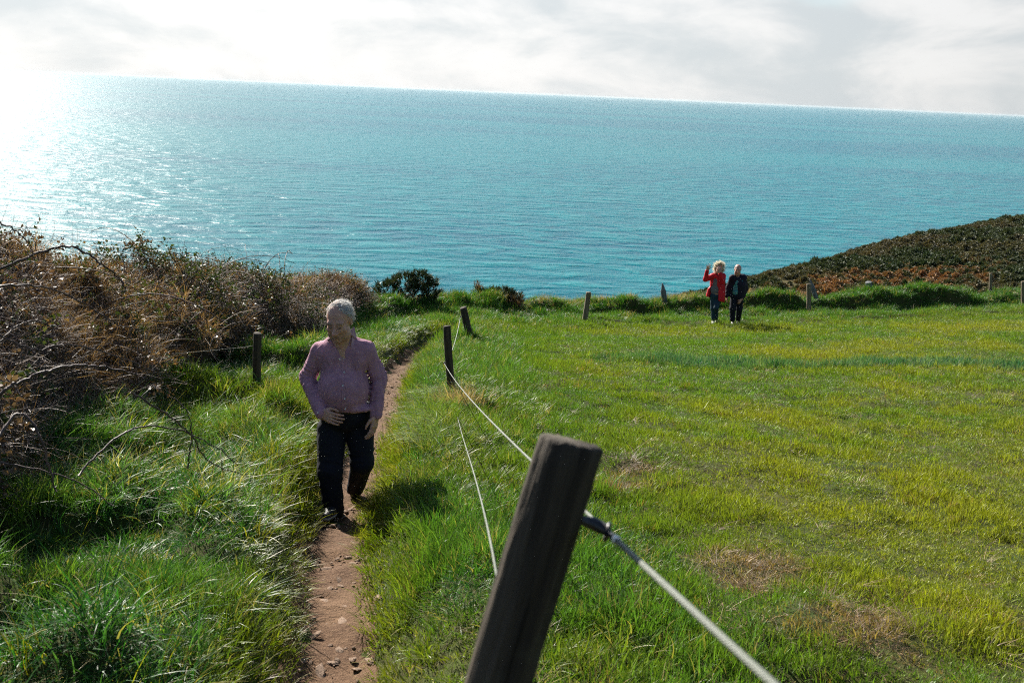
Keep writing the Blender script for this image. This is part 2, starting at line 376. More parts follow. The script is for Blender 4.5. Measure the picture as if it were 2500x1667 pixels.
T_mid = variants('mid_tuft', [blade_tuft('mid_tuft', m_grass, 34, 0.10, 0.05, 0.14, 0.0064, 0.8, 4, wind=(0.12, -0.1)) for _ in range(8)])
T_long = variants('long_tuft', [blade_tuft('long_tuft', m_grass, 26, 0.10, 0.12, 0.30, 0.0078, 0.85, 5, wind=(0.15, -0.12), droop=0.85) for _ in range(10)])
T_drape = variants('drape_tuft', [blade_tuft('drape_tuft', m_grass, 34, 0.10, 0.14, 0.30, 0.0055, 0.4, 5, wind=(-0.6, -0.4), droop=1.1) for _ in range(5)])
T_dry = variants('dry_tuft', [blade_tuft('dry_tuft', m_dry, 26, 0.09, 0.12, 0.34, 0.005, 0.6, 4) for _ in range(5)])
T_litter = variants('litter', [blade_tuft('litter', m_dry, 24, 0.12, 0.06, 0.16, 0.006, 1.6, 3, wind=(0.3, 0.1), droop=1.3) for _ in range(5)])

def in_view(P, mx=0.12, near=2.2):
    d = P - EYE; dep = d @ F_; u = (d @ R_) / np.maximum(dep, .01) * FPX / 2500; v = (d @ U_) / np.maximum(dep, .01) * FPX / 1667
    side = 1.2 / np.maximum(dep, 0.5)                          # about a step to either side
    return (dep > 0.6) & (np.abs(u) < 0.5 + mx + side * 0.5) & (v > -0.5 - mx - 0.5 * side) & (v < 0.7)
def sample(n, x0, x1, y0, y1):
    x = rng.uniform(x0, x1, n); y = rng.uniform(y0, y1, n); z = ground_z(x, y); P = np.stack([x, y, z], -1); return P[in_view(P)]
def density_sample(dens_fn, x0, x1, y0, y1, dmax):
    n = int((x1 - x0) * (y1 - y0) * dmax); P = sample(n, x0, x1, y0, y1)
    return P[rng.random(len(P)) < dens_fn(P[:, 0], P[:, 1]) / dmax]
def lerp3(a, b, t): return np.asarray(a)[None] * (1 - t)[:, None] + np.asarray(b)[None] * t[:, None]
def rots(n, tilt=0.12):
    return np.stack([rng.normal(0, tilt, n), rng.normal(0, tilt, n), rng.uniform(0, 6.283, n) * 1.0], -1)
def wrots(n, tilt=0.12, spread=0.9):                             # keeps the wind's direction
    return np.stack([rng.normal(0, tilt, n), rng.normal(0, tilt, n), rng.normal(0, spread, n)], -1)

# marked patches, read off the picture and laid on the ground
def patch(x, y, cx, cy, rx, ry, rot=0.0, n=0.35):
    c, s = math.cos(rot), math.sin(rot); dx, dy = x - cx, y - cy
    q = np.hypot((dx * c + dy * s) / rx, (-dx * s + dy * c) / ry) + n * (fbm(x * 2.1, y * 2.1, 91) - 0.5) * 2
    return 1 - sstep(0.55, 1.1, q)
dead_spots = [(hitD(1740, 1310), 0.40, 0.34), (hitD(1905, 1425), 0.42, 0.25), (hitD(1450, 1085), 0.36, 0.28), (hitD(2020, 1480), 0.22, 0.2), (hitD(1420, 1130), 0.3, 0.2), (hitD(1700, 1350), 0.2, 0.2)]
def dead_mask(x, y):
    m = np.zeros_like(x)
    for q, a, b_ in dead_spots: m = np.maximum(m, patch(x, y, q[0], q[1], a, b_, 0.3, 0.6))
    return m
lush_spots = [(hitD(1575, 838), 1.75, 0.8), (hitD(2190, 838), 2.2, 0.55), (hitD(1960, 842), 1.0, 0.35), (hitD(1790, 842), 0.8, 0.4), (hitD(2330, 850), 0.9, 0.5)]
def lush_mask(x, y):
    m = np.zeros_like(x)
    for q, a, b_ in lush_spots: m = np.maximum(m, patch(x, y, q[0], q[1], a, b_, 0.0, 0.5))
    return m
def zones(x, y):
    pd, ps, _ = poly_dist(x, y, PATH); fd, fs, _ = poly_dist(x, y, FENCE); bd, bs, _ = poly_dist(x, y, BANK); cd_, cs, _ = poly_dist(x, y, COAST)
    bare = (pd < 0.2 + 0.08 * (y > 11) + 0.07 * (fbm(x * 3, y * 3, 81) - 0.3)) & (x < 3.2)
    field = fs < 0
    return pd, ps, fd, field, bd, bs, bare, np.where(cs > 0, cd_, -cd_)

# --- pasture
def d_field(x, y):
    pd, ps, fd, field, bd, bs, bare, co = zones(x, y)
    d = np.where(y < 7, 430, np.where(y < 12, 270, np.where(y < 20, 150, 90)))
    return d * field * sstep(0.0, 0.35, fd) * (1 - 0.55 * dead_mask(x, y)) * (co < 0.5)
P = density_sample(d_field, -1.6, 24, 1.2, 36, 430)
x, y = P[:, 0], P[:, 1]; n = len(P)
fd = poly_dist(x, y, FENCE)[0]
f1 = fbm(x * 0.35, y * 0.55, 101); f2 = fbm(x * 2.2, y * 2.2, 103); f3 = rng.random(n)
t = lerp3((0.100, 0.188, 0.018), (0.225, 0.238, 0.022), np.clip((f1 - 0.36) * 3.2 + (f2 - 0.5) * 1.5 + (f3 - 0.5) * 0.5, 0, 1))
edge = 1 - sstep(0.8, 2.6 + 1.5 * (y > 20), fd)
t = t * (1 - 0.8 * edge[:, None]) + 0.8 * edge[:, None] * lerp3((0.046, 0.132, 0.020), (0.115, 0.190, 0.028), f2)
lm = lush_mask(x, y); t = t * (1 - lm[:, None]) + lm[:, None] * lerp3((0.020, 0.105, 0.045), (0.20, 0.27, 0.17), f3 ** 2)
dm = dead_mask(x, y); t = t * (1 - dm[:, None]) + dm[:, None] * np.array((0.24, 0.16, 0.075))
brn = (rng.random(n) < 0.025) ; t[brn] = (0.26, 0.18, 0.07)
s = rng.uniform(0.7, 1.25, n) * np.where(y < 7, 0.95, np.where(y < 12, 1.05, np.where(y < 20, 1.25, 1.5)))
hs = s * (0.62 + 1.15 * sstep(0.42, 0.72, f2) + 1.9 * lm + 0.35 * edge)
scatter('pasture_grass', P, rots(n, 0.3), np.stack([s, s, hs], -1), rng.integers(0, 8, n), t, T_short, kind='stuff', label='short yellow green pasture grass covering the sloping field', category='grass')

# --- verge, shoulders of the path, bank
def d_mid(x, y):
    pd, ps, fd, field, bd, bs, bare, co = zones(x, y)
    base = np.where(y < 9, 330, np.where(y < 16, 190, 110))
    m = (~field | (fd < 1.3)) * (~bare) * (co < 1.2) * (x > -3.9 - 0.4 * (y > 8))
    return base * m * np.where(field, (1 - sstep(0.3, 1.3, fd)) * 0.6, 1.0)
P = density_sample(d_mid, -4.6, 24, 1.0, 40, 330)
x, y = P[:, 0], P[:, 1]; n = len(P); pd, ps, fd, field, bd, bs, bare, co = zones(x, y)
f2 = fbm(x * 1.4, y * 1.4, 113); f3 = rng.random(n); f4 = fbm(x * 0.6, y * 0.6, 119)
t = lerp3((0.028, 0.112, 0.020), (0.112, 0.212, 0.040), np.clip(f2 * 1.3 - 0.2 + (f3 - 0.5) * 0.5, 0, 1))
yel = ((1 - sstep(0.25, 0.7, pd)) * 0.8 + sstep(0.5, 0.7, f4) * 0.5) * (y < 22); yel = np.clip(yel, 0, 0.9)[:, None]
t = t * (1 - yel) + yel * lerp3((0.115, 0.175, 0.010), (0.24, 0.225, 0.018), f3)
bk = (np.exp(-(bd / 0.9) ** 2) * 0.85 * (y > 18))[:, None]; t = t * (1 - bk) + bk * lerp3((0.024, 0.100, 0.016), (0.085, 0.19, 0.03), f3)  # bank tufts tinted darker, standing in for shade on its near face
t[rng.random(n) < 0.06] = (0.27, 0.22, 0.11)
s = rng.uniform(0.75, 1.25, n) * np.where(y < 9, 0.95, np.where(y < 16, 1.1, 1.35)); near = 1 - sstep(0.15, 0.5, pd)
hs = s * (0.35 + 1.1 * sstep(0.3, 0.75, f2)) * (1 + 0.3 * bk[:, 0]) * (1 - 0.35 * near)
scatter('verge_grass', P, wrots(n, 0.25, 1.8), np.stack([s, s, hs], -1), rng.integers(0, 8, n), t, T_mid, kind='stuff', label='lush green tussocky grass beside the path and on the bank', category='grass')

def d_long(x, y):
    pd, ps, fd, field, bd, bs, bare, co = zones(x, y)
    left = (ps > 0) & (pd > 0.42) & (y < 23); c = fbm(x * 1.1 + 5, y * 1.1, 131, 3)
    sh = (~field) & (ps < 0) & (pd > 0.5) & (y > 3)
    return 95 * (left * sstep(0.36, 0.55, c) * np.where(y < 10, 1, 0.7) + 0.45 * sh * sstep(0.5, 0.62, c)) * (x > -4.2) * (co < 0.6)
P = density_sample(d_long, -4.4, 2, 1.0, 25, 95)
x, y = P[:, 0], P[:, 1]; n = len(P); f2 = fbm(x * 1.4, y * 1.4, 113); f3 = rng.random(n)
t = lerp3((0.028, 0.118, 0.026), (0.155, 0.255, 0.085), np.clip(f2 * 1.2 - 0.2 + (f3 - 0.5) * 0.9, 0, 1))
t[rng.random(n) < 0.12] = (0.30, 0.26, 0.13); t[rng.random(n) < 0.07] = (0.22, 0.21, 0.02)
s = rng.uniform(0.7, 1.15, n)
scatter('long_grass', P, wrots(n, 0.25, 2.0), np.stack([s, s, s * rng.uniform(0.7, 1.2, n)], -1), rng.integers(0, 10, n), t, T_long, kind='stuff', label='long arching grass blades left of the path under the brambles', category='grass')

# --- pale draped tussocks below the second post, along the fence
Pd = []
for (px, py, m_, r) in ((985, 985, 46, 0.38), (1000, 920, 40, 0.34), (960, 1010, 30, 0.3), (1045, 945, 22, 0.22), (940, 965, 20, 0.25), (1060, 800, 26, 0.35), (1075, 835, 22, 0.3), (1020, 850, 16, 0.3)):
    q = hitD(px, py)
    for _ in range(m_): Pd.append((q[0] + random.gauss(0, r * 0.6), q[1] + random.gauss(0, r)))
Pd = np.array(Pd); Pd = Pd[poly_dist(Pd[:, 0], Pd[:, 1], PATH)[0] > 0.55]; P = np.stack([Pd[:, 0], Pd[:, 1], ground_z(Pd[:, 0], Pd[:, 1])], -1); n = len(P)
t = lerp3((0.08, 0.19, 0.04), (0.30, 0.32, 0.17), rng.random(n)); s = rng.uniform(0.8, 1.2, n)
scatter('draped_grass', P, wrots(n, 0.15, 0.4), np.stack([s, s, s * 0.9], -1), rng.integers(0, 5, n), t, T_drape, kind='stuff', label='pale windswept grass draped over the shoulder below the fence', category='grass')

# --- straw coloured fringe on the bank, dead litter in the field, dry clump at the second post
def d_dry(x, y):
    pd, ps, fd, field, bd, bs, bare, co = zones(x, y)
    c = fbm(x * 0.8, y * 0.8, 151, 2)
    crest = np.exp(-((co + 0.6) / 0.75) ** 2) * sstep(0.36, 0.5, c)
    return 80 * crest * (y > 20) * (x < 9)
P = density_sample(d_dry, -5, 22, 19, 40, 80)
q = hitD(1050, 935); E_ = np.stack([q[0] + rng.normal(0, 0.14, 26), q[1] + rng.normal(0, 0.16, 26)], -1)
P = np.concatenate([P, np.stack([E_[:, 0], E_[:, 1], ground_z(E_[:, 0], E_[:, 1])], -1)]); n = len(P)
t = lerp3((0.20, 0.14, 0.07), (0.42, 0.33, 0.17), rng.random(n)); s = rng.uniform(0.7, 1.25, n)
scatter('straw_grass', P, wrots(n, 0.2, 2.0), np.stack([s, s, s], -1), rng.integers(0, 5, n), t, T_dry, kind='stuff', label='straw coloured dry grass along the crest of the bank', category='grass')
Pl = []
for q, a, b_ in dead_spots:
    for _ in range(int(330 * a * b_) + 8): Pl.append((q[0] + random.gauss(0, a * 0.55), q[1] + random.gauss(0, b_ * 0.6)))
for _ in range(700):
    Pl.append((random.uniform(-0.5, 8), random.uniform(3, 16)))
Pl = np.array(Pl); Pl = Pl[(poly_dist(Pl[:, 0], Pl[:, 1], FENCE)[1] < 0)]
P = np.stack([Pl[:, 0], Pl[:, 1], ground_z(Pl[:, 0], Pl[:, 1]) + 0.015], -1); P = P[in_view(P)]; n = len(P)
t = lerp3((0.10, 0.058, 0.035), (0.30, 0.21, 0.115), rng.random(n)); s = rng.uniform(0.4, 0.9, n)
scatter('dead_grass_litter', P, rots(n, 0.3), np.stack([s, s, s * 0.32], -1), rng.integers(0, 5, n), t, T_litter, kind='stuff', label='brown dead grass lying in bare patches of the field', category='grass')

# ------------------------------------------------------------------ headland beyond the field
RID = [(1690, 676, 78), (1722, 668, 82), (1765, 653, 86), (1800, 640, 90), (1850, 625, 95), (1900, 611, 100), (1960, 600, 106), (2000, 588, 111), (2050, 571, 118), (2120, 547, 128), (2200, 531, 138), (2280, 516, 148), (2352, 501, 158), (2450, 484, 172), (2600, 470, 195)]
RP = np.array([at_y(*D2F(a, b_), c_) for a, b_, c_ in RID])
Rx, Ry, Rz = RP.T
def head_z(x, y):
    pts = [(Rx[0] - 14, Ry[0] - 22)] + list(zip(Rx, Ry)); zz = [Rz[0] - 9] + list(Rz)
    d, s_, par = poly_dist(x, y, pts)
    al = [0.0]
    for a, b_ in zip(pts[:-1], pts[1:]): al.append(al[-1] + math.hypot(b_[0] - a[0], b_[1] - a[1]))
    zr = np.interp(par, al, zz)
    z = np.where(s_ > 0, zr - 0.25 * d - 0.012 * d * d, zr + 0.045 * d - 0.0002 * d * d)
    # gully between field and headland
    z = z - 3.0 * np.exp(-((np.hypot(x - 18, y - 58)) / 16) ** 2)
    return z + 1.3 * (fbm(x * 0.07, y * 0.07, 201, 4) - 0.5) * sstep(0, 10, d)
hx = np.linspace(2, 190, 150); hy = np.linspace(44, 250, 150)
X, Y = np.meshgrid(hx, hy); Z = np.maximum(head_z(X, Y), -66)
idx = np.arange(X.size).reshape(X.shape); Q = np.stack([idx[:-1, :-1], idx[:-1, 1:], idx[1:, 1:], idx[1:, :-1]], -1).reshape(-1, 4)
m_head, nt, p = newmat("heath_slope")
geo = N(nt, 'ShaderNodeNewGeometry').outputs['Position']
a1 = NOISE(nt, geo, 0.12, 5, 0.6); a2 = NOISE(nt, geo, 1.4, 5, 0.65)
c = MIX(nt, RANGE(nt, a1, 0.4, 0.6), (0.085, 0.07, 0.03), (0.05, 0.06, 0.024)); c = MIX(nt, RANGE(nt, a2, 0.45, 0.7), c, (0.10, 0.075, 0.04))
nt.links.new(c, p.inputs['Base Color']); p.inputs['Roughness'].default_value = 1.0; p.inputs['Specular IOR Level'].default_value = 0.05
b = N(nt, 'ShaderNodeBump', inp={'Strength': 1.0, 'Distance': 0.4}); nt.links.new(a2, b.inputs['Height']); nt.links.new(b.outputs[0], p.inputs['Normal'])
obj('headland', mesh('headland', np.stack([X, Y, Z], -1).reshape(-1, 3), Q, m_head), kind='structure')
m_shrub = leafmat("heath_leaf", 0.12, 0.6, 0.25, dryamt=0.0, vary=0.5)
def shrub(name, n, r, h, leaf, up=0.3):
    V = []; Fc = []; A = []
    for _ in range(n):
        a = random.uniform(0, 6.283); q = random.random() ** 0.5; el = random.uniform(0, 1.45)
        rr = r * (0.75 + 0.35 * math.sin(3 * a + r * 7)) * (0.8 + 0.2 * random.random())
        c = np.array([rr * math.cos(a) * math.cos(el), rr * math.sin(a) * math.cos(el), h * math.sin(el) * (0.8 + 0.3 * random.random())])
        d = c / (np.linalg.norm(c) + 1e-6) + np.array([random.gauss(0, 0.5), random.gauss(0, 0.5), random.gauss(up, 0.4)]); d /= np.linalg.norm(d)
        sx = np.cross(d, [random.gauss(0, 1), random.gauss(0, 1), random.gauss(0, 1)]); sx /= np.linalg.norm(sx) + 1e-6
        o = len(V); L = leaf * random.uniform(0.6, 1.4); rv = random.random() * 0.88
        V += [c - sx * L * 0.28, c + sx * L * 0.28, c + d * L]; Fc.append((o, o + 1, o + 2)); A += [rv] * 3
    return mesh(name, V, Fc, m_shrub, False, {'rnd': ('POINT', 'FLOAT', A)})
T_heath = variants('heath_clump', [shrub('heath_clump', 170, 0.55, 0.5, 0.26) for _ in range(6)])
n = 52000; x = rng.uniform(6, 175, n); y = rng.uniform(46, 215, n); z = head_z(x, y); P = np.stack([x, y, z], -1)
pts = list(zip(Rx, Ry)); d, s_, _ = poly_dist(x, y, pts); k = ((s_ < 0) | (d < 8)) & in_view(P, 0.06); P = P[k]; x, y = P[:, 0], P[:, 1]; n = len(P)
f1 = fbm(x * 0.06, y * 0.06, 211, 4); f2 = fbm(x * 0.25, y * 0.25, 215, 3); f3 = rng.random(n)
t = 1.5 * lerp3((0.030, 0.046, 0.018), (0.080, 0.074, 0.034), np.clip((f2 - 0.4) * 3 + (f3 - 0.5) * 0.5, 0, 1))
brown = sstep(0.47, 0.58, f1) * (0.5 + 0.5 * f3); t = t * (1 - brown[:, None]) + brown[:, None] * np.array((0.125, 0.105, 0.056))
def proj(P):
    d = P - EYE; dep = d @ F_; return (CX + FPX * (d @ R_) / dep) * 2352 / 2500, (CY - FPX * (d @ U_) / dep) * 1568 / 1667
def head_pt(u, v):                                               # where a line of sight meets the headland
    dd = ray(*D2F(u, v)); tt = np.linspace(50, 230, 3000); S = EYE[None] + dd[None] * tt[:, None]
    g = S[:, 2] - head_z(S[:, 0], S[:, 1]); i = int(np.argmax(g < 0)); return S[i] if g[i] < 0 else None
br = np.zeros(n)
for (u, v, rx_, ry_, rot_) in ((2100, 645, 11, 6, 0.9), (2160, 632, 9, 6, 0.9), (2040, 655, 11, 5, 0.8), (1960, 662, 8, 5, 0.8), (1900, 672, 7, 5, 0.8), (1790, 690, 9, 5, 0.6), (1740, 688, 7, 4, 0.6), (2230, 605, 5, 4, 0.9)):
    q = head_pt(u, v)
    if q is not None: br = np.maximum(br, patch(x, y, q[0], q[1], rx_, ry_, rot_, 0.55) * (0.45 if u > 2200 or u < 1830 else 1.0))
br = br[:, None] * (f3[:, None] < 0.62) * (0.6 + 0.6 * f3[:, None]); t = t * (1 - br) + br * np.array((0.33, 0.17, 0.075))
green = sstep(0.52, 0.62, fbm(x * 0.09 + 9, y * 0.09, 221, 3))[:, None] * (1 - br) * 0.8; t = t * (1 - green) + green * np.array((0.045, 0.072, 0.028))
s = rng.uniform(0.45, 0.95, n) * (1 + 0.7 * green[:, 0] * f3) * (0.75 + 0.5 * f2)
scatter('heath_scrub', P, rots(n, 0.1), np.stack([s, s, s * rng.uniform(0.6, 1.2, n)], -1), rng.integers(0, 6, n), t, T_heath, kind='stuff', label='dark gorse, heather and orange bracken covering the headland slope', category='scrub')

# ------------------------------------------------------------------ loose stones lying in the path
m_stone = plain("pale_stone", (0.24, 0.17, 0.125), 0.9, 0.1, (30, 0.5, 0.01), 0.3, 12)
def rock_mesh(k):
    r = random.Random(k); V = []; Fc = []; nl, na = 5, 8
    for i in range(1, nl):
        th = math.pi * i / nl
        for j in range(na):
            ph = 2 * math.pi * j / na; q = 0.75 + 0.5 * r.random()
            V.append((q * math.sin(th) * math.cos(ph), 0.72 * q * math.sin(th) * math.sin(ph), 0.42 * math.cos(th) * (0.8 + 0.3 * r.random())))
    V += [(0, 0, 0.4), (0, 0, -0.4)]; t_, b_ = len(V) - 2, len(V) - 1
    for j in range(na):
        Fc.append((t_, j, (j + 1) % na)); Fc.append((b_, (nl - 2) * na + (j + 1) % na, (nl - 2) * na + j))
        for i in range(nl - 2): Fc.append((i * na + j, (i + 1) * na + j, (i + 1) * na + (j + 1) % na, i * na + (j + 1) % na))
    return mesh('stone', V, Fc, m_stone, False)
rocks = [rock_mesh(i) for i in range(7)]
marks = [(783, 1352, 0.022), (822, 1383, 0.040), (870, 1378, 0.040), (742, 1388, 0.040), (795, 1410, 0.045), (790, 1437, 0.060), (775, 1455, 0.045), (835, 1455, 0.022), (830, 1310, 0.035), (845, 1290, 0.03), (812, 1300, 0.028), (840, 1255, 0.022),
         (780, 1500, 0.03), (850, 1525, 0.035), (820, 1545, 0.03), (765, 1530, 0.03), (800, 1480, 0.025), (860, 1420, 0.025), (810, 1345, 0.02), (845, 1335, 0.022), (800, 1235, 0.022), (830, 1225, 0.02), (775, 1290, 0.02), (855, 1350, 0.02)]
for i, (u, v, r) in enumerate(marks):
    q = hitD(u, v); o = obj('stone', rocks[i % 7], path_o, (q[0], q[1], path_z(q[0], q[1]) - r * 0.06)); o.scale = (r * 1.1, r, r * 0.65); o.rotation_euler = (random.gauss(0, .2), random.gauss(0, .2), random.uniform(0, 6))
rs = random.Random(5)
for i in range(46):
    k_ = rs.uniform(3.4, 9.5); j_ = int(np.argmin(np.abs(pcy - k_))); u_ = rs.uniform(-0.7, 0.7); r = rs.uniform(0.012, 0.034); x_, y_ = pcx[j_] + nxp[j_] * u_ * hw[j_], pcy[j_] + nyp[j_] * u_ * hw[j_]
    o = obj('stone', rocks[i % 7], path_o, (float(x_), float(y_), path_z(x_, y_) - r * 0.12)); o.scale = (r * rs.uniform(0.9, 1.6), r, r * 0.5); o.rotation_euler = (rs.gauss(0, .25), rs.gauss(0, .25), rs.uniform(0, 6))
T_grit = variants('grit', [rock_mesh(20 + i) for i in range(5)])
k = rng.integers(0, len(ss), 3200); u_ = rng.uniform(-0.8, 0.8, 3200); gxp = pcx[k] + nxp[k] * u_ * hw[k]; gyp = pcy[k] + nyp[k] * u_ * hw[k]
P = np.stack([gxp, gyp, ground_z(gxp, gyp) + 0.02], -1); kk = in_view(P) & (P[:, 1] < 20); P = P[kk]; n = len(P); s = rng.exponential(0.006, n) + 0.004
scatter('path_grit', P, rots(n, 0.4), np.stack([s, s, s], -1), rng.integers(0, 5, n), np.ones((n, 3)), T_grit, kind='stuff', label='small grit and stone chips scattered on the trodden path', category='gravel')

# ------------------------------------------------------------------ fence
def woodmat(name, c0, c1, cm=(0.16, 0.15, 0.10)):
    m, nt, p = newmat(name); tcn = N(nt, 'ShaderNodeTexCoord').outputs['Object']
    a1 = NOISE(nt, MAPV(nt, tcn, (38, 38, 2.2)), 1.0, 6, 0.62, 0.3); a2 = NOISE(nt, tcn, 7, 5, 0.65); a3 = NOISE(nt, MAPV(nt, tcn, (90, 90, 3)), 1.0, 3, 0.6)
    c = MIX(nt, RANGE(nt, a1, 0.36, 0.66), c0, c1); c = MIX(nt, RANGE(nt, a2, 0.52, 0.68, 0, 0.75), c, cm); c = MIX(nt, RANGE(nt, a3, 0.62, 0.7, 0, 0.8), c, tuple(v * 0.4 for v in c0))
    nt.links.new(c, p.inputs['Base Color']); p.inputs['Roughness'].default_value = 0.88; p.inputs['Specular IOR Level'].default_value = 0.2
    b = N(nt, 'ShaderNodeBump', inp={'Strength': 0.9, 'Distance': 0.006}); nt.links.new(MATH(nt, 'ADD', a1, MATH(nt, 'MULTIPLY', a3, 0.6)), b.inputs['Height']); nt.links.new(b.outputs[0], p.inputs['Normal'])
    return m
m_wood_dark = woodmat("weathered_wood_dark", (0.026, 0.021, 0.016), (0.064, 0.052, 0.039), (0.066, 0.062, 0.042))
m_wood_pale = woodmat("weathered_wood_pale", (0.11, 0.088, 0.058), (0.21, 0.17, 0.12), (0.15, 0.145, 0.09))
m_wood_grey = woodmat("weathered_wood_grey", (0.085, 0.088, 0.09), (0.17, 0.175, 0.18), (0.12, 0.13, 0.11))
m_black = plain("black_plastic", (0.015, 0.015, 0.018), 0.35, 0.5)
m_white = plain("white_porcelain", (0.75, 0.74, 0.70), 0.3, 0.5)
m_steel = plain("galvanised_steel", (0.45, 0.46, 0.46), 0.4, 0.5, metal=0.9)
def post_mesh(h, r, seed, mat, point=False, depth=0.3, sides=22, square=False):
    rr = random.Random(seed); rings = 26 if sides < 40 else 60; V = []; Fc = []
    cracks = [(rr.uniform(0, 6.28), rr.uniform(0.2, 0.9) * h, rr.uniform(0.15, 0.5) * h) for _ in range(9)] + [(4.9, h, 0.35 * h), (4.2, h * 0.7, 0.2 * h)]
    ph = [rr.uniform(0, 6.28) for _ in range(6)]
    for i in range(rings + 1):
        z = -depth + (h + depth) * i / rings
        for k in range(sides):
            a = 2 * math.pi * k / sides
            q = r * (1 + 0.035 * math.sin(2 * a + ph[0]) + 0.02 * math.sin(3 * a + ph[1] + z * 2) + 0.018 * math.sin(7 * a + ph[2]) + 0.015 * math.sin(9 * z + a + ph[3]) + rr.gauss(0, 0.008)) * (1.04 - 0.08 * i / rings)
            for ca, cz, cl in cracks:
                da = abs((a - ca + 0.15 * math.sin(z * 9 + ca) + math.pi) % (2 * math.pi) - math.pi)
                if da < 0.09 and abs(z - cz) < cl: q *= 0.955
            if sides > 40 and i >= rings - 2: q *= 1 - 0.02 * max(0, math.sin(5 * a + ph[2])) - 0.015 * rr.random()
            if square: q *= 1 / max(abs(math.cos(a)), abs(math.sin(a))) * 0.88
            zz = z
            if point and i > rings - 6: q *= 1 - 0.13 * (i - rings + 6)
            if i == rings: q *= 0.985; zz = z + r * 0.12 * math.cos(a + ph[4]) + rr.gauss(0, r * 0.02)
            V.append((q * math.cos(a) + 0.01 * math.sin(z * 3 + ph[5]), q * math.sin(a), zz))
    Fc = [(i * sides + k, i * sides + (k + 1) % sides, (i + 1) * sides + (k + 1) % sides, (i + 1) * sides + k) for i in range(rings) for k in range(sides)]
    base = rings * sides; n0 = len(V)
    for k in range(sides):
        x_, y_, z_ = V[base + k]; V.append((x_ * 0.93, y_ * 0.93, z_ + 0.004))
    Fc += [(base + k, base + (k + 1) % sides, n0 + (k + 1) % sides, n0 + k) for k in range(sides)]
    V.append((sum(V[n0 + k][0] for k in range(sides)) / sides, 0, h + 0.004)); Fc += [(n0 + k, n0 + (k + 1) % sides, len(V) - 1) for k in range(sides)]
    return mesh('timber', V, Fc, mat, True)
def insulator(parent, z, ang, r):
    d = np.array([math.cos(ang), math.sin(ang), 0])
    V, Fc = tube([d * (r - 0.01) + [0, 0, z], d * (r + 0.012) + [0, 0, z], d * (r + 0.034) + [0, 0, z - 0.004]], [0.007, 0.011, 0.009], 8)
    o = obj('insulator', mesh('insulator', V, Fc, m_black), parent)
    e = d * (r + 0.034) + np.array([0, 0, z - 0.006]); s_ = np.cross(d, [0, 0, 1])
    ring = [e + 0.012 * (math.cos(q) * s_ + math.sin(q) * np.array([0, 0, 1])) for q in np.linspace(0, 6.283, 13)]
    V, Fc = tube(ring, 0.0035, 6); obj('ring', mesh('ring', V, Fc, m_black), o)
    return e
posts = {}
def post(key, top, base, r, mat, label, seed, Y=None, point=False, square=False, ins=(), lean_y=0.0, bury=0.0, sink=0.0):
    """top and base in 2352-wide picture coordinates; the base stands on the ground"""
    b_ = hitD(*base) if Y is None else at_y(*D2F(*base), Y)
    gz = float(ground_z(np.array([b_[0]]), np.array([b_[1]]))[0])
    t_ = at_y(*D2F(*top), b_[1] + lean_y)
    v = t_ - np.array([b_[0], b_[1], b_[2]]); L = float(np.linalg.norm(v)); ax = v / L
    b2 = np.array(b_, float); ext = max(0.0, (b_[2] - gz) / ax[2]); b2 = b2 - ax * ext; L += ext
    o = thing('fence_post', tuple(b2), label, 'fence post', 'wooden fence posts')
    o.rotation_mode = 'QUATERNION'; o.rotation_quaternion = Vector((0, 0, 1)).rotation_difference(Vector(ax))
    obj('timber', post_mesh(L, r, seed, mat, point, square=square, sides=72 if key == 'A' else 22), o)
    ends = []
    for z, a in ins:
        e = insulator(o, L - z, a, r); ends.append(np.array(o.rotation_quaternion.to_matrix() @ Vector(e)) + b2)
    posts[key] = (b2, ax, L, ends); return o
post('A', (1316, 1020), (1161, 1568), 0.050, m_wood_dark, 'big blurred leaning post in the foreground with rope tied to its right side', 1, Y=1.36, lean_y=0.03, ins=((0.108, -0.12),))
post('B', (1028, 749), (1038, 903), 0.045, m_wood_dark, 'dark upright post above the dry grass clump, right of the walking man', 2, ins=((0.42, 2.6), (0.75, 2.8)))
post('C', (1065, 706), (1078, 772), 0.068, m_wood_dark, 'dark post leaning left behind the upright one, left of the brown bush', 3, ins=((0.15, -2.6),))
post('D', (1351, 671), (1343, 739), 0.070, m_wood_pale, 'pale square post leaning right, midway between the brown bush and the couple', 4, square=True)
post('E', (1522, 651), (1527, 706), 0.085, m_wood_grey, 'grey weathered post with pointed top on the bank left of the couple', 5, Y=28.8, point=True)
post('F', (1857, 652), (1857, 722), 0.068, m_wood_pale, 'pale upright post on the grass right of the couple', 6)
post('G', (1861, 642), (1880, 700), 0.075, m_wood_grey, 'old grey post leaning left just behind the pale upright one', 7, Y=31.0, point=True)
post('H', (1994, 648), (2004, 698), 0.11, m_wood_grey, 'stout grey old post leaning left in front of the orange bracken', 8, Y=32.2)
post('I', (2276, 628), (2274, 672), 0.055, m_wood_pale, 'thin pale post on the bank near the right edge', 9, Y=35.2)
post('J', (2351, 646), (2351, 700), 0.075, m_wood_pale, 'pale post cut by the right edge of the picture', 10, Y=32.6)
post('K', (594, 766), (590, 890), 0.042, m_wood_dark, 'brown post half hidden in the brambles left of the walking man', 11)

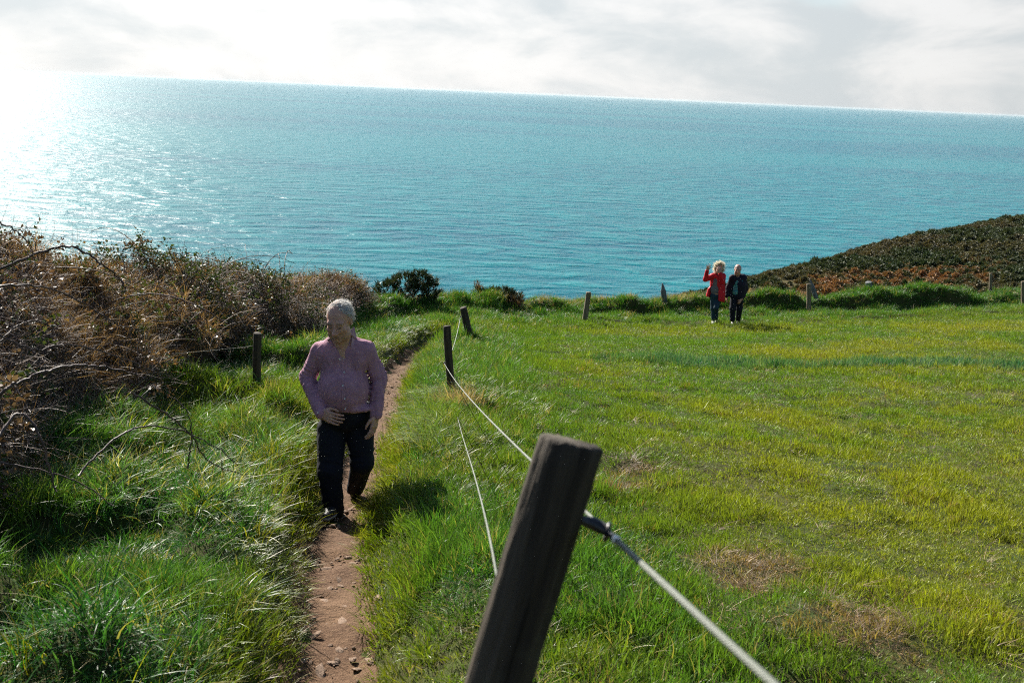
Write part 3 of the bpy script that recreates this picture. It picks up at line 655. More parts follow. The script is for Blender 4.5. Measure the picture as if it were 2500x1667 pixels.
m_rope, nt, p = newmat("fence_rope")
geo = N(nt, 'ShaderNodeTexCoord').outputs['Object']
wv = N(nt, 'ShaderNodeTexWave', inp={'Scale': 140.0, 'Distortion': 1.5}); wv.bands_direction = 'DIAGONAL'; nt.links.new(geo, wv.inputs['Vector'])
nt.links.new(MIX(nt, wv.outputs['Fac'], (0.105, 0.118, 0.092), (0.155, 0.17, 0.14)), p.inputs['Base Color']); p.inputs['Roughness'].default_value = 0.6
b = N(nt, 'ShaderNodeBump', inp={'Strength': 0.7, 'Distance': 0.002}); nt.links.new(wv.outputs['Fac'], b.inputs['Height']); nt.links.new(b.outputs[0], p.inputs['Normal'])
def span(a, b_, sag, n=24):
    a, b_ = np.array(a), np.array(b_); return [a + (b_ - a) * t_ - np.array([0, 0, sag * 4 * t_ * (1 - t_)]) for t_ in np.linspace(0, 1, n)]
def rope(pts, r, label, sides=8):
    pts = np.array(pts); o = pts[0].copy(); V, Fc = tube(pts - o, r, sides); q = obj('fence_rope', mesh('fence_rope', V, Fc, m_rope), None, tuple(o)); q['label'] = label; q['category'] = 'rope'; q['group'] = 'electric fence ropes'; return q
eA = posts['A'][3][0]; eB, eB2 = posts['B'][3]; eC = posts['C'][3][0]
near = at_y(*D2F(1782, 1568), 0.80)
far = eA + (near - eA) * 4.2
rope(span(eA, far, 0.004, 40), 0.0043, 'thick blurred pale rope running from the foreground post to the lower right')
ov = MB()
for (t0, t1, r_) in ((0.030, 0.075, 0.0056), (0.006, 0.020, 0.0062)):
    V, Fc = tube([eA + (near - eA) * q for q in np.linspace(t0, t1, 5)], r_, 8); ov.add(V, Fc)
kn = obj('rope_joiner', ov.mesh('rope_joiner', m_black), None); kn['label'] = 'black joiner sleeve on the rope beside the foreground post'; kn['category'] = 'joiner'
V, Fc = tube([eA + (near - eA) * q for q in (0.073, 0.080, 0.092, 0.10)], [0.0045, 0.0068, 0.0068, 0.005], 8); obj('ferrule', mesh('ferrule', V, Fc, m_white), kn)
rope(span(eB, eA, 0.05, 40), 0.0030, 'upper thin rope from the upright second post to the foreground post')
lowA = posts['A'][0] + posts['A'][1] * (posts['A'][2] - 0.50) + np.array([0.045, 0.01, 0])
pA = at_y(*D2F(1141, 1322), 1.75); pm = at_y(*D2F(1095, 1110), 3.3); pm2 = at_y(*D2F(1062, 1000), 6.2)
rope([np.array(q) for q in smooth_poly([eB2, at_y(*D2F(1046, 945), 9.6), pm2, pm, pA, lowA], 8)], 0.0026, 'lower slack rope sagging from the second post behind the foreground post')
rope(span(eC, eB, 0.16, 24), 0.0055, 'short slack rope between the two dark posts at the path bend', 6)
eK = posts['K'][0] + posts['K'][1] * (posts['K'][2] - 0.12)
rope(span(eK, eK + np.array([-1.9, -0.9, 0.05]), 0.05, 14), 0.0018, 'thin wire running left from the brown post into the brambles', 5)
# staple on the second post
for kx in (('B', 0.62),):
    b2, ax, L, _ = posts[kx[0]]; c = b2 + ax * (L - kx[1]) + np.array([0, -0.046, 0])
    V, Fc = tube([c + np.array([-0.012, 0.005, 0]), c + np.array([-0.010, -0.004, 0]), c + np.array([0.010, -0.004, 0.003]), c + np.array([0.012, 0.005, 0.003])], 0.003, 6)
    par = [o for o in COL.objects if o.name == 'fence_post.001'][0]; so = obj('staple', mesh('staple', V, Fc, m_steel), par)
    bpy.context.view_layer.update(); so.matrix_parent_inverse = par.matrix_world.inverted()

# ------------------------------------------------------------------ bramble thicket
HC = smooth_poly([(-3.9, 1.0), (-3.65, 4.2), (-4.1, 7), (-4.35, 10), (-4.25, 13), (-4.3, 17), (-4.1, 21), (-3.9, 23.4)], 6)
HY = [1, 4.2, 6, 8, 10, 12, 15, 18, 21, 23.4]; HH = [0.25, 0.72, 1.02, 1.12, 1.10, 1.0, 0.85, 0.72, 0.62, 0.4]; HW = [0.5, 0.75, 1.0, 1.05, 1.1, 1.0, 1.0, 1.0, 0.95, 0.6]
hcy = np.array([q[1] for q in HC]); hcx = np.array([q[0] for q in HC])
def hedge_pt(y, th, k=1.0):
    """th 0 = foot on the path side, pi = foot on the sea side"""
    cx = np.interp(y, hcy, hcx); H = np.interp(y, HY, HH); W = np.interp(y, HY, HW)
    lump = 0.60 + 0.78 * fbm(y * 1.0 + 3, th * 1.7, 301, 3)
    x = cx + W * np.cos(th) * k * lump; z = ground_z(cx, y) + H * np.maximum(np.sin(th), 0) ** 0.8 * k * lump
    g = ground_z(x, y); return np.stack([x, y + 0 * x, np.maximum(z, g)], -1)
thk = thing('bramble_thicket', (-4.0, 12.0, float(ground_z(np.array([-4.0]), np.array([12.0]))[0])), 'sprawling thicket of brown brambles and dry grass along the left side', 'brambles')
bpy.context.view_layer.update(); INV = thk.matrix_world.inverted(); OFF = np.array(thk.location)
yy, tt = np.meshgrid(np.linspace(0.9, 23.6, 120), np.linspace(0, math.pi, 22), indexing='ij')
Vc = hedge_pt(yy.ravel(), tt.ravel(), 0.74) - OFF; idx = np.arange(yy.size).reshape(yy.shape)
Q = np.stack([idx[:-1, :-1], idx[:-1, 1:], idx[1:, 1:], idx[1:, :-1]], -1).reshape(-1, 4)
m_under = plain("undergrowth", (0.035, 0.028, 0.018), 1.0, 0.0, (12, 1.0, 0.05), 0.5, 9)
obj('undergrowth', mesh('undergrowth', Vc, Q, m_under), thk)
m_bleaf = leafmat("bramble_leaf", 0.22, 0.5, 0.3, dry=(0.20, 0.11, 0.06), vary=0.5, dryamt=0.8)
m_bstem = leafmat("bramble_stem", 0.0, 0.6, 0.25, dryamt=0.0, vary=0.4)
def sprig(k):
    r = random.Random(k); V = []; Fc = []; A = []
    L = r.uniform(0.22, 0.4); c = np.array([0.0, 0, 0]); d = np.array([r.gauss(0, .5), r.gauss(0, .5), 1.0]); d /= np.linalg.norm(d); pts = []
    for i in range(8):
        pts.append(c.copy()); c = c + d * L / 8; d = d + np.array([r.gauss(0, .25), r.gauss(0, .25), -0.18]); d /= np.linalg.norm(d)
    for q in pts[1:]:
        for _ in range(3):
            o = len(V); dd = np.array([r.gauss(0, 1), r.gauss(0, 1), r.gauss(0.2, 0.7)]); dd /= np.linalg.norm(dd); s_ = np.cross(dd, [r.gauss(0, 1), r.gauss(0, 1), r.gauss(0, 1)]); s_ /= np.linalg.norm(s_) + 1e-6
            n_ = np.cross(dd, s_); l = r.uniform(0.022, 0.05); w_ = l * 0.36; b0 = q + dd * 0.012; rv = r.random()
            V += [b0, b0 + dd * l * 0.45 - s_ * w_ + n_ * w_ * 0.4, b0 + dd * l, b0 + dd * l * 0.45 + s_ * w_ + n_ * w_ * 0.4]; Fc += [(o, o + 1, o + 2), (o, o + 2, o + 3)]; A += [rv] * 4
    return mesh('sprig', V, Fc, m_bleaf, False, {'rnd': ('POINT', 'FLOAT', A)})
def tangle(k):
    r = random.Random(k); mb = MB()
    for _ in range(7):
        c = np.array([r.gauss(0, .12), r.gauss(0, .12), r.uniform(-.1, .1)]); d = np.array([r.gauss(0, 1), r.gauss(0, 1), r.gauss(.35, .6)]); d /= np.linalg.norm(d); L = r.uniform(.25, .6); pts = []
        for i in range(6):
            pts.append(c.copy()); c = c + d * L / 5; d = d + np.array([r.gauss(0, .2), r.gauss(0, .2), -0.16]); d /= np.linalg.norm(d)
        r0_ = r.uniform(.0018, .0042); V, Fc = tube(pts, np.linspace(r0_, r0_ * .4, 6), 3, False); mb.add(V, Fc, r.random())
    return mb.mesh('tangle', m_bstem)
T_sprig = variants('sprig', [sprig(i) for i in range(8)]); T_tangle = variants('tangle', [tangle(50 + i) for i in range(8)])
T_wisp = variants('wisp', [blade_tuft('wisp', m_dry, 22, 0.06, 0.14, 0.42, 0.0042, 0.9, 4, wind=(0.1, -0.05), droop=0.7) for _ in range(6)])
def hedge_sample(n, k0, k1):
    y = rng.uniform(1.2, 23.4, n); y = np.where(rng.random(n) < 0.45, rng.uniform(2.5, 9, n), y); th = np.arccos(np.clip(rng.uniform(-0.75, 1.0, n), -1, 1)); return hedge_pt(y, th, rng.uniform(k0, k1, n)), y, th
def out_rot(th, n, tilt=0.5):
    return np.stack([rng.normal(0, tilt, n), (math.pi / 2 - th) * 0.55 + rng.normal(0, tilt, n), rng.uniform(-3.14, 3.14, n)], -1)
P, y, th = hedge_sample(11500, 0.76, 1.05); n = len(P); f = fbm(P[:, 1] * 0.8 + P[:, 0], P[:, 2] * 1.6, 311, 3); keep = rng.random(n) < 0.25 + 0.9 * sstep(0.42, 0.62, f); P, y, th, f = P[keep], y[keep], th[keep], f[keep]; n = len(P)
t = lerp3((0.028, 0.050, 0.016), (0.085, 0.115, 0.025), rng.random(n) ** 1.5); dd_ = rng.random(n) < 0.75 - 0.7 * sstep(0.40, 0.60, fbm(P[:, 1] * 0.55 + 8, P[:, 2] * 1.1, 317, 2)); t[dd_] = lerp3((0.070, 0.044, 0.032), (0.17, 0.115, 0.078), rng.random(n))[dd_]; s = rng.uniform(0.7, 1.2, n)
scatter('leaves', P - OFF, out_rot(th, n), np.stack([s, s, s], -1), rng.integers(0, 8, n), t, T_sprig, thk, kind='stuff')
P, y, th = hedge_sample(13000, 0.74, 1.05); n = len(P); t = lerp3((0.062, 0.042, 0.037), (0.28, 0.215, 0.175), rng.random(n) ** 1.7); s = rng.uniform(0.7, 1.3, n)
scatter('twigs', P - OFF, np.stack([rng.normal(0, 0.9, n), rng.normal(0, 0.9, n), rng.uniform(0, 6.283, n)], -1), np.stack([s, s, s], -1) * 0.62, rng.integers(0, 8, n), t, T_tangle, thk, kind='stuff')
P, y, th = hedge_sample(8500, 0.74, 1.03); n = len(P); f = fbm(P[:, 1] * 0.9, P[:, 2] * 1.7 + 4, 321, 3); keep = rng.random(n) < 0.08 + sstep(0.48, 0.6, f); P, th = P[keep], th[keep]; n = len(P)
t = lerp3((0.11, 0.064, 0.036), (0.32, 0.21, 0.115), rng.random(n)); s = rng.uniform(0.7, 1.25, n)
scatter('dry_stalks', P - OFF, out_rot(th, n, 0.45), np.stack([s, s, s], -1), rng.integers(0, 6, n), t, T_wisp, thk, kind='stuff')
m_cane = plain("bramble_cane", (0.075, 0.048, 0.042), 0.6, 0.3, (60, 0.6, 0.003), 0.45, 14)
def cane(pts, r, nm='cane'):
    P = np.array(smooth_poly(pts, 7)) - OFF; n = len(P); P = P + np.array([[random.gauss(0, 0.003) for _ in range(3)] for _ in range(n)])
    mb = MB(); V, Fc = tube(P, np.linspace(r, r * 0.45, n), 6); mb.add(V, Fc)
    for i in range(2, n - 1):                                      # thorns
        for _ in range(2):
            q = P[i]; d = np.array([random.gauss(0, 1), random.gauss(0, 1), random.gauss(0, 1)]); d /= np.linalg.norm(d); e = np.cross(d, [0.3, 0.5, 0.8]); e /= np.linalg.norm(e)
            o = [q + e * r * 0.6, q - e * r * 0.6, q + d * r * 2.6]; mb.add(o, [(0, 1, 2)])
    obj(nm, mb.mesh('cane', m_cane), thk)
def cane_px(pp_, r): cane([at_y(*D2F(u, v), Y_) for u, v, Y_ in pp_], r * 0.75)
cane_px([(-60, 655, 5.0), (0, 618, 5.05), (60, 592, 5.1), (115, 572, 5.15), (165, 567, 5.2), (205, 586, 5.25), (240, 612, 5.3), (275, 640, 5.4), (290, 665, 5.4)], 0.011)
cane_px([(-80, 1010, 3.9), (0, 905, 4.0), (60, 872, 4.05), (115, 850, 4.1), (180, 838, 4.2), (235, 842, 4.3), (300, 856, 4.4), (330, 868, 4.45)], 0.011)
cane_px([(-40, 500, 4.8), (0, 512, 4.8), (35, 530, 4.85), (62, 555, 4.9), (74, 575, 4.95), (85, 620, 5.0)], 0.006)
cane_px([(88, 600, 5.4), (80, 560, 5.4), (70, 535, 5.4), (58, 518, 5.35)], 0.0035)
cane_px([(290, 630, 6.4), (283, 598, 6.4), (279, 585, 6.4)], 0.0045)
cane_px([(365, 650, 6.8), (360, 625, 6.8), (345, 605, 6.75), (325, 593, 6.7), (300, 588, 6.65)], 0.0035)
cane_px([(310, 650, 6.9), (340, 635, 6.9), (375, 632, 7.0), (410, 645, 7.1), (450, 665, 7.2)], 0.004)
cane_px([(520, 690, 9.5), (545, 672, 9.5), (575, 668, 9.6), (610, 682, 9.7)], 0.004)
cane_px([(0, 1000, 3.7), (40, 950, 3.8), (85, 990, 3.8), (110, 1060, 3.8), (130, 1130, 3.8)], 0.009)
cane_px([(180, 1090, 4.2), (260, 1010, 4.4), (330, 980, 4.6), (420, 990, 4.8), (500, 1030, 5.0), (545, 1065, 5.0)], 0.007)
cane_px([(300, 900, 4.6), (380, 950, 4.7), (440, 1000, 4.8), (480, 1060, 4.9), (560, 1090, 5.0)], 0.007)
cane_px([(432, 1075, 5.0), (436, 1040, 5.0), (440, 1005, 5.0), (438, 970, 5.0), (420, 930, 5.0), (380, 905, 5.0)], 0.006)
cane_px([(-20, 760, 4.3), (70, 800, 4.4), (160, 790, 4.5), (260, 815, 4.7), (350, 850, 4.9)], 0.007)
cane_px([(-20, 660, 4.6), (80, 655, 4.8), (180, 690, 5.0), (260, 740, 5.2), (330, 760, 5.4)], 0.007)
for i in range(84):
    y0 = random.uniform(3.2, 20); th0 = random.uniform(0.3, 2.2); q = hedge_pt(np.array([y0]), np.array([th0]), 0.9)[0]
    d = np.array([random.gauss(0.35, 0.6), random.gauss(-0.2, 0.8), random.uniform(0.3, 0.9)]); d /= np.linalg.norm(d); L = random.uniform(0.6, 1.6); c = q.copy(); pts = []
    for k in range(6): pts.append(c.copy()); c = c + d * L / 5; d = d + np.array([random.gauss(0, .1), random.gauss(0, .1), -0.32]); d /= np.linalg.norm(d)
    cane(pts, random.uniform(0.0035, 0.0085))

# ------------------------------------------------------------------ gorse bushes on the cliff edge
m_gorse = leafmat("gorse_needles", 0.12, 0.5, 0.35, tint=(0.036, 0.056, 0.022), dry=(0.10, 0.085, 0.03), vary=0.55)
m_gdead = leafmat("gorse_dead", 0.12, 0.7, 0.2, tint=(0.17, 0.11, 0.055), dryamt=0.0, vary=0.5)
m_bark = plain("gorse_bark", (0.06, 0.048, 0.036), 0.95, 0.1, (20, 0.8, 0.02), 0.3, 10)
def spiky(mb, c, d, L, n, wid):
    for _ in range(n):
        dd = d + np.random.default_rng(random.randrange(1 << 30)).normal(0, 0.55, 3); dd /= np.linalg.norm(dd); s_ = np.cross(dd, [random.gauss(0, 1), random.gauss(0, 1), random.gauss(0, 1)]); s_ /= np.linalg.norm(s_) + 1e-6
        l = L * random.uniform(0.5, 1.2); b0 = c + d * L * random.uniform(-0.3, 0.4); mb.add([b0 - s_ * wid, b0 + s_ * wid, b0 + dd * l], [(0, 1, 2)], random.random())
def gorse(loc, lobes, branches, label, dead=(), seed=0):
    random.seed(seed); o = thing('gorse_bush', tuple(loc), label, 'bush', 'gorse bushes'); loc = np.array(loc)
    mb = MB()
    for (c, rx_, rz_, nn) in lobes:
        c = np.array(c)
        for _ in range(nn):
            v = np.array([random.gauss(0, 1), random.gauss(0, 1), random.gauss(0.25, 1)]); v /= np.linalg.norm(v); q = 0.62 + 0.45 * random.random() ** 0.7
            spiky(mb, c + v * np.array([rx_, rx_ * 0.85, rz_]) * q, v * 0.7 + np.array([0, 0, 0.5]), 0.13, 13, 0.011)
    obj('crown', mb.mesh('crown', m_gorse, False), o)
    for i, (pts, r) in enumerate(branches):
        V, Fc = tube(smooth_poly(pts, 4), np.linspace(r, r * 0.4, (len(pts) - 1) * 4 + 1), 6); obj('trunk' if i == 0 else 'branch', mesh('branch', V, Fc, m_bark), o)
    if dead:
        mb = MB()
        for (c, rx_, rz_, nn) in dead:
            for _ in range(nn):
                v = np.array([random.gauss(0, 1), random.gauss(0, 1), random.gauss(0, 1)]); v /= np.linalg.norm(v)
                spiky(mb, np.array(c) + v * np.array([rx_, rx_, rz_]) * random.random() ** 0.4, v * 0.3 + np.array([0, 0, 0.9]), 0.16, 9, 0.008)
        obj('dead_growth', mb.mesh('dead_growth', m_gdead, False), o)
    return o
def gl(u, v, Yb, base): return tuple(at_y(*D2F(u, v), Yb) - np.array(base))
GB = at_y(*D2F(935, 724), 24.6); gz = float(ground_z(np.array([GB[0]]), np.array([GB[1]]))[0]); GB[2] = min(GB[2], gz + 0.3)
gorse(GB, [(gl(890, 672, 24.6, GB), 0.33, 0.30, 120), (gl(930, 652, 24.6, GB), 0.36, 0.26, 130), (gl(965, 645, 24.7, GB), 0.30, 0.20, 90), (gl(992, 665, 24.6, GB), 0.24, 0.24, 80), (gl(985, 688, 24.5, GB), 0.20, 0.16, 55), (gl(915, 695, 24.5, GB), 0.30, 0.20, 80), (gl(872, 690, 24.5, GB), 0.22, 0.2, 50), (gl(955, 668, 24.7, GB), 0.22, 0.16, 50)],
      [([(0.05, 0, -0.15), (0.1, 0, 0.15), gl(955, 690, 24.6, GB), gl(975, 672, 24.6, GB)], 0.05), ([(0.06, 0, 0.0), gl(925, 700, 24.6, GB), gl(900, 680, 24.6, GB)], 0.04), ([gl(955, 690, 24.6, GB), gl(940, 670, 24.6, GB), gl(930, 650, 24.6, GB)], 0.03), ([gl(950, 700, 24.6, GB), gl(975, 692, 24.5, GB), gl(990, 690, 24.5, GB)], 0.03)],
      'dark green gorse bush with bare stems showing, standing against the sea', [(gl(895, 712, 24.2, GB), 0.3, 0.12, 30)], 31)
GB = at_y(*D2F(1150, 712), 26.9); gz = float(ground_z(np.array([GB[0]]), np.array([GB[1]]))[0]); GB[2] = min(GB[2], gz + 0.25)
gorse(GB, [(gl(1150, 682, 26.9, GB), 0.36, 0.22, 120), (gl(1178, 686, 26.9, GB), 0.30, 0.20, 90), (gl(1120, 680, 26.9, GB), 0.28, 0.20, 70)],
      [([(0, 0, -0.15), (0.0, 0, 0.2), gl(1150, 675, 26.9, GB)], 0.04), ([(-0.1, 0, 0.1), gl(1105, 685, 26.8, GB), gl(1095, 655, 26.8, GB)], 0.03), ([gl(1105, 685, 26.8, GB), gl(1090, 672, 26.8, GB), gl(1085, 665, 26.8, GB)], 0.02)],
      'low rounded brownish gorse bush with a dead twig sticking up on its left', [(gl(1110, 700, 26.6, GB), 0.32, 0.16, 70), (gl(1185, 698, 26.6, GB), 0.26, 0.16, 50), (gl(1097, 664, 26.8, GB), 0.13, 0.16, 26)], 32)
random.seed(99)

# ------------------------------------------------------------------ people: smooth implicit bodies turned into one surface
class SDF:
    def __init__(s, lo, hi, v):
        s.v = v; s.lo = np.array(lo, float); s.n = np.ceil((np.array(hi, float) - s.lo) / v).astype(int) + 1
        s.f = np.full(s.n, 1.0, np.float32)
        s.ax = [s.lo[i] + v * np.arange(s.n[i]) for i in range(3)]
    def _box(s, lo, hi):
        a = np.clip(np.floor((np.array(lo) - s.lo) / s.v).astype(int), 0, s.n); b = np.clip(np.ceil((np.array(hi) - s.lo) / s.v).astype(int) + 1, 0, s.n)
        sl = tuple(slice(i, j) for i, j in zip(a, b)); return sl, [s.ax[i][sl[i]].reshape([-1 if k == i else 1 for k in range(3)]) for i in range(3)]
    def _mix(s, sl, d, k, sub):
        if d.size == 0: return
        f = s.f[sl]; d = d.astype(np.float32)
        if sub:
            h = np.clip(0.5 - 0.5 * (f + d) / k, 0, 1); s.f[sl] = f * (1 - h) - d * h + k * h * (1 - h)
        else:
            h = np.clip(0.5 + 0.5 * (d - f) / k, 0, 1); s.f[sl] = d * (1 - h) + f * h - k * h * (1 - h)
    def cone(s, a, b, ra, rb, k=0.02, sub=False, flat=None):
        a, b = np.array(a, float), np.array(b, float); m = max(ra, rb) + 2.5 * k + 2 * s.v
        sl, (x, y, z) = s._box(np.minimum(a, b) - m, np.maximum(a, b) + m); u = b - a; L2 = float(u @ u) + 1e-12
        t = np.clip(((x - a[0]) * u[0] + (y - a[1]) * u[1] + (z - a[2]) * u[2]) / L2, 0, 1)
        d = np.sqrt((x - a[0] - t * u[0]) ** 2 + (y - a[1] - t * u[1]) ** 2 + (z - a[2] - t * u[2]) ** 2) - (ra + (rb - ra) * t); s._mix(sl, d, k, sub)
    def ell(s, c, r, k=0.02, sub=False, R=None):
        c = np.array(c, float); r = np.array(r, float); m = r.max() + 2.5 * k + 2 * s.v
        sl, (x, y, z) = s._box(c - m, c + m); x, y, z = x - c[0], y - c[1], z - c[2]
        if R is not None: x, y, z = [R[0][i] * x + R[1][i] * y + R[2][i] * z for i in range(3)]
        k0 = np.sqrt((x / r[0]) ** 2 + (y / r[1]) ** 2 + (z / r[2]) ** 2); k1 = np.sqrt((x / r[0] ** 2) ** 2 + (y / r[1] ** 2) ** 2 + (z / r[2] ** 2) ** 2) + 1e-9
        s._mix(sl, k0 * (k0 - 1.0) / k1, k, sub)
    def below(s, n, d, k=0.01):                                   # cut away where n.p > d
        x, y, z = [s.ax[i].reshape([-1 if j == i else 1 for j in range(3)]) for i in range(3)]
        q = (n[0] * x + n[1] * y + n[2] * z - d).astype(np.float32); s.f = np.maximum(s.f, q + 0 * s.f)
    def disp(s, fn):
        x, y, z = [s.ax[i].reshape([-1 if j == i else 1 for j in range(3)]).astype(np.float32) for i in range(3)]; s.f = s.f + fn(x, y, z).astype(np.float32)
    def mesh(s):
        f = s.f; ins = f < 0; n = s.n
        c = np.zeros(n - 1, np.int8)
        for i in (0, 1):
            for j in (0, 1):
                for k in (0, 1): c += ins[i:n[0] - 1 + i, j:n[1] - 1 + j, k:n[2] - 1 + k]
        act = (c > 0) & (c < 8); ci = np.argwhere(act); idm = np.full(n - 1, -1, np.int64); idm[act] = np.arange(len(ci))
        acc = np.zeros((len(ci), 3)); cnt = np.zeros(len(ci)); cs = [(i, j, k) for i in (0, 1) for j in (0, 1) for k in (0, 1)]
        for p0 in cs:
            for ax in range(3):
                if p0[ax]: continue
                p1 = list(p0); p1[ax] = 1
                fa = f[ci[:, 0] + p0[0], ci[:, 1] + p0[1], ci[:, 2] + p0[2]]; fb = f[ci[:, 0] + p1[0], ci[:, 1] + p1[1], ci[:, 2] + p1[2]]
                m = (fa < 0) != (fb < 0); t = np.where(m, fa / np.where(m, fa - fb, 1), 0); q = np.array(p0, float)[None].repeat(len(ci), 0); q[:, ax] += t
                acc += np.where(m[:, None], q, 0); cnt += m
        V = s.lo + (ci + acc / cnt[:, None]) * s.v; Fs = []
        for ax in range(3):
            a, b = (ax + 1) % 3, (ax + 2) % 3
            s0 = [slice(None)] * 3; s1 = [slice(None)] * 3; s0[ax] = slice(0, n[ax] - 1); s1[ax] = slice(1, n[ax])
            ch = ins[tuple(s0)] != ins[tuple(s1)]; e = np.argwhere(ch); e = e[(e[:, a] > 0) & (e[:, b] > 0) & (e[:, a] < n[a] - 1) & (e[:, b] < n[b] - 1)]
            fl = ins[tuple(e.T)]
            def g(da, db): q = e.copy(); q[:, a] -= da; q[:, b] -= db; return idm[tuple(q.T)]
            quad = np.stack([g(1, 1), g(0, 1), g(0, 0), g(1, 0)], -1); quad[~fl] = quad[~fl][:, ::-1]; Fs.append(quad)
        return V, np.concatenate(Fs)
def nrm(v): v = np.array(v, float); return v / (np.linalg.norm(v) + 1e-12)
def rotm(pitch, yaw, roll=0.0): return np.array(Matrix.Rotation(yaw, 3, 'Z') @ Matrix.Rotation(pitch, 3, 'X') @ Matrix.Rotation(roll, 3, 'Y'))
def head(S, c, R, sc_=1.0, k=1.0):
    """face looks along -y of the head's own axes"""
    T = lambda p: c + sc_ * (R @ np.array(p, float))
    e = lambda p, r, kk=0.02, sub=False: S.ell(T(p), np.array(r) * sc_, kk * sc_, sub, R)
    cn = lambda a, b, ra, rb, kk=0.015, sub=False: S.cone(T(a), T(b), ra * sc_, rb * sc_, kk * sc_, sub)
    e((0, .018, .035), (.077, .097, .086)); e((0, -.028, -.035), (.066, .073, .09), .03); e((0, -.045, -.085), (.050, .047, .036), .03)
    for q in (-1, 1):
        e((q * .046, -.035, -.078), (.03, .04, .04), .025); e((q * .040, -.068, -.026), (.026, .024, .024), .02)
    cn((-.040, -.074, .025), (.040, -.074, .025), .014, .014, .02)
    for q in (-1, 1): e((q * .031, -.102, .002), (.020, .018, .013), .010, True)
    for q in (-1, 1): e((q * .031, -.083, .000), (.013, .012, .011), .004)
    cn((0, -.090, .016), (0, -.120, -.030), .009, .0155, .010)
    for q in (-1, 1): e((q * .013, -.106, -.036), (.011, .012, .010), .007)
    cn((-.016, -.098, -.062), (.016, -.098, -.062), .0085, .0085, .008); cn((-.014, -.097, -.076), (.014, -.097, -.076), .0085, .0085, .008)
    cn((-.022, -.110, -.069), (.022, -.110, -.069), .0035, .0035, .004, True)
    e((0, -.085, -.105), (.024, .020, .018), .015)
    for q in (-1, 1):
        e((q * .079, .012, -.004), (.011, .024, .034), .010); e((q * .090, .004, -.002), (.006, .012, .02), .006, True)
    return T
def hand(S, w, d, nrm_, thumb, curl=0.5, sc_=1.0, spread=0.1):
    """w wrist, d direction of the knuckles, nrm_ the way the palm faces, thumb side vector"""
    d = nrm(d); pn = nrm(np.array(nrm_) - d * (np.array(nrm_) @ d)); sd = np.cross(d, pn); sd = sd if sd @ np.array(thumb) > 0 else -sd
    for i, o in enumerate((0.030, 0.010, -0.010, -0.030)):
        S.cone(w + d * 0.012 * sc_ + sd * o * 0.6 * sc_, w + (d * 0.085 + sd * o) * sc_, 0.017 * sc_, 0.0125 * sc_, 0.010 * sc_)
        p = w + (d * 0.085 + sd * o) * sc_; L = (0.042, 0.048, 0.045, 0.035)[i]; a = 0.35 * curl; dr = nrm(d + sd * o * spread * 30)
        for j, (l, r) in enumerate(((L, .0095), (L * .68, .0085), (L * .5, .0075))):
            dd = dr * math.cos(a) + pn * math.sin(a); q = p + dd * l * sc_; S.cone(p, q, r * sc_, (r - .0008) * sc_, 0.0035 * sc_); p = q; a += 0.75 * curl
    t0 = w + (d * 0.022 + sd * 0.026) * sc_; t1 = t0 + (d * 0.030 + sd * 0.026 + pn * 0.014) * sc_; t2 = t1 + (d * 0.032 + sd * 0.004 + pn * 0.012) * sc_; t3 = t2 + (d * 0.024 - sd * 0.004 + pn * 0.006) * sc_
    S.cone(t0, t1, .015 * sc_, .0115 * sc_, .010 * sc_); S.cone(t1, t2, .011 * sc_, .0095 * sc_, .004 * sc_); S.cone(t2, t3, .0095 * sc_, .008 * sc_, .004 * sc_)
def finish(S, name, mat, root, off, col=None, smooth_it=1):
    V, Q = S.mesh()
    at = {'Col': ('POINT', 'FLOAT_COLOR', col(V))} if col is not None else None
    me = mesh(name, V - off, Q, mat, True, at); o = obj(name, me, root)
    if smooth_it:
        md = o.modifiers.new('soften', 'SMOOTH'); md.factor = 0.5; md.iterations = smooth_it
    return o
def skinmat(name):
    m, nt, p = newmat(name); a = N(nt, 'ShaderNodeAttribute', attribute_name='Col'); tcn = N(nt, 'ShaderNodeTexCoord').outputs['Object']
    nt.links.new(MIX(nt, RANGE(nt, NOISE(nt, tcn, 60, 4, 0.6), 0.3, 0.7, 0.0, 0.35), a.outputs['Color'], (0.30, 0.13, 0.09)), p.inputs['Base Color'])
    p.inputs['Roughness'].default_value = 0.5; p.inputs['Subsurface Weight'].default_value = 0.12; p.inputs['Subsurface Radius'].default_value = (0.01, 0.004, 0.002); p.inputs['Subsurface Scale'].default_value = 1.0
    b = N(nt, 'ShaderNodeBump', inp={'Strength': 0.35, 'Distance': 0.003}); nt.links.new(NOISE(nt, tcn, 180, 3, 0.6), b.inputs['Height']); nt.links.new(b.outputs[0], p.inputs['Normal']); return m
def clothmat(name, col, rough=0.85, wr=(22, 0.35, 0.012), weave=None, sheen=0.0):
    m, nt, p = newmat(name); tcn = N(nt, 'ShaderNodeTexCoord').outputs['Object']
    c = MIX(nt, RANGE(nt, NOISE(nt, tcn, 9, 4, 0.6), 0.3, 0.7), tuple(v * 0.82 for v in col), tuple(min(1, v * 1.15) for v in col))
    if weave:
        for ax, sc2, cc, amt in weave:
            wv = N(nt, 'ShaderNodeTexWave', inp={'Scale': sc2, 'Distortion': 0.15}); wv.bands_direction = ax; nt.links.new(tcn, wv.inputs['Vector']); c = MIX(nt, RANGE(nt, wv.outputs['Fac'], 0.35, 0.65, 0, amt), c, cc)
    nt.links.new(c, p.inputs['Base Color']); p.inputs['Roughness'].default_value = rough; p.inputs['Specular IOR Level'].default_value = 0.2; p.inputs['Sheen Weight'].default_value = sheen
    b = N(nt, 'ShaderNodeBump', inp={'Strength': wr[1], 'Distance': wr[2]}); nt.links.new(NOISE(nt, MAPV(nt, tcn, (1, 1, 0.6)), wr[0], 3, 0.5, 0.8), b.inputs['Height']); nt.links.new(b.outputs[0], p.inputs['Normal']); return m
m_skin = skinmat("skin")
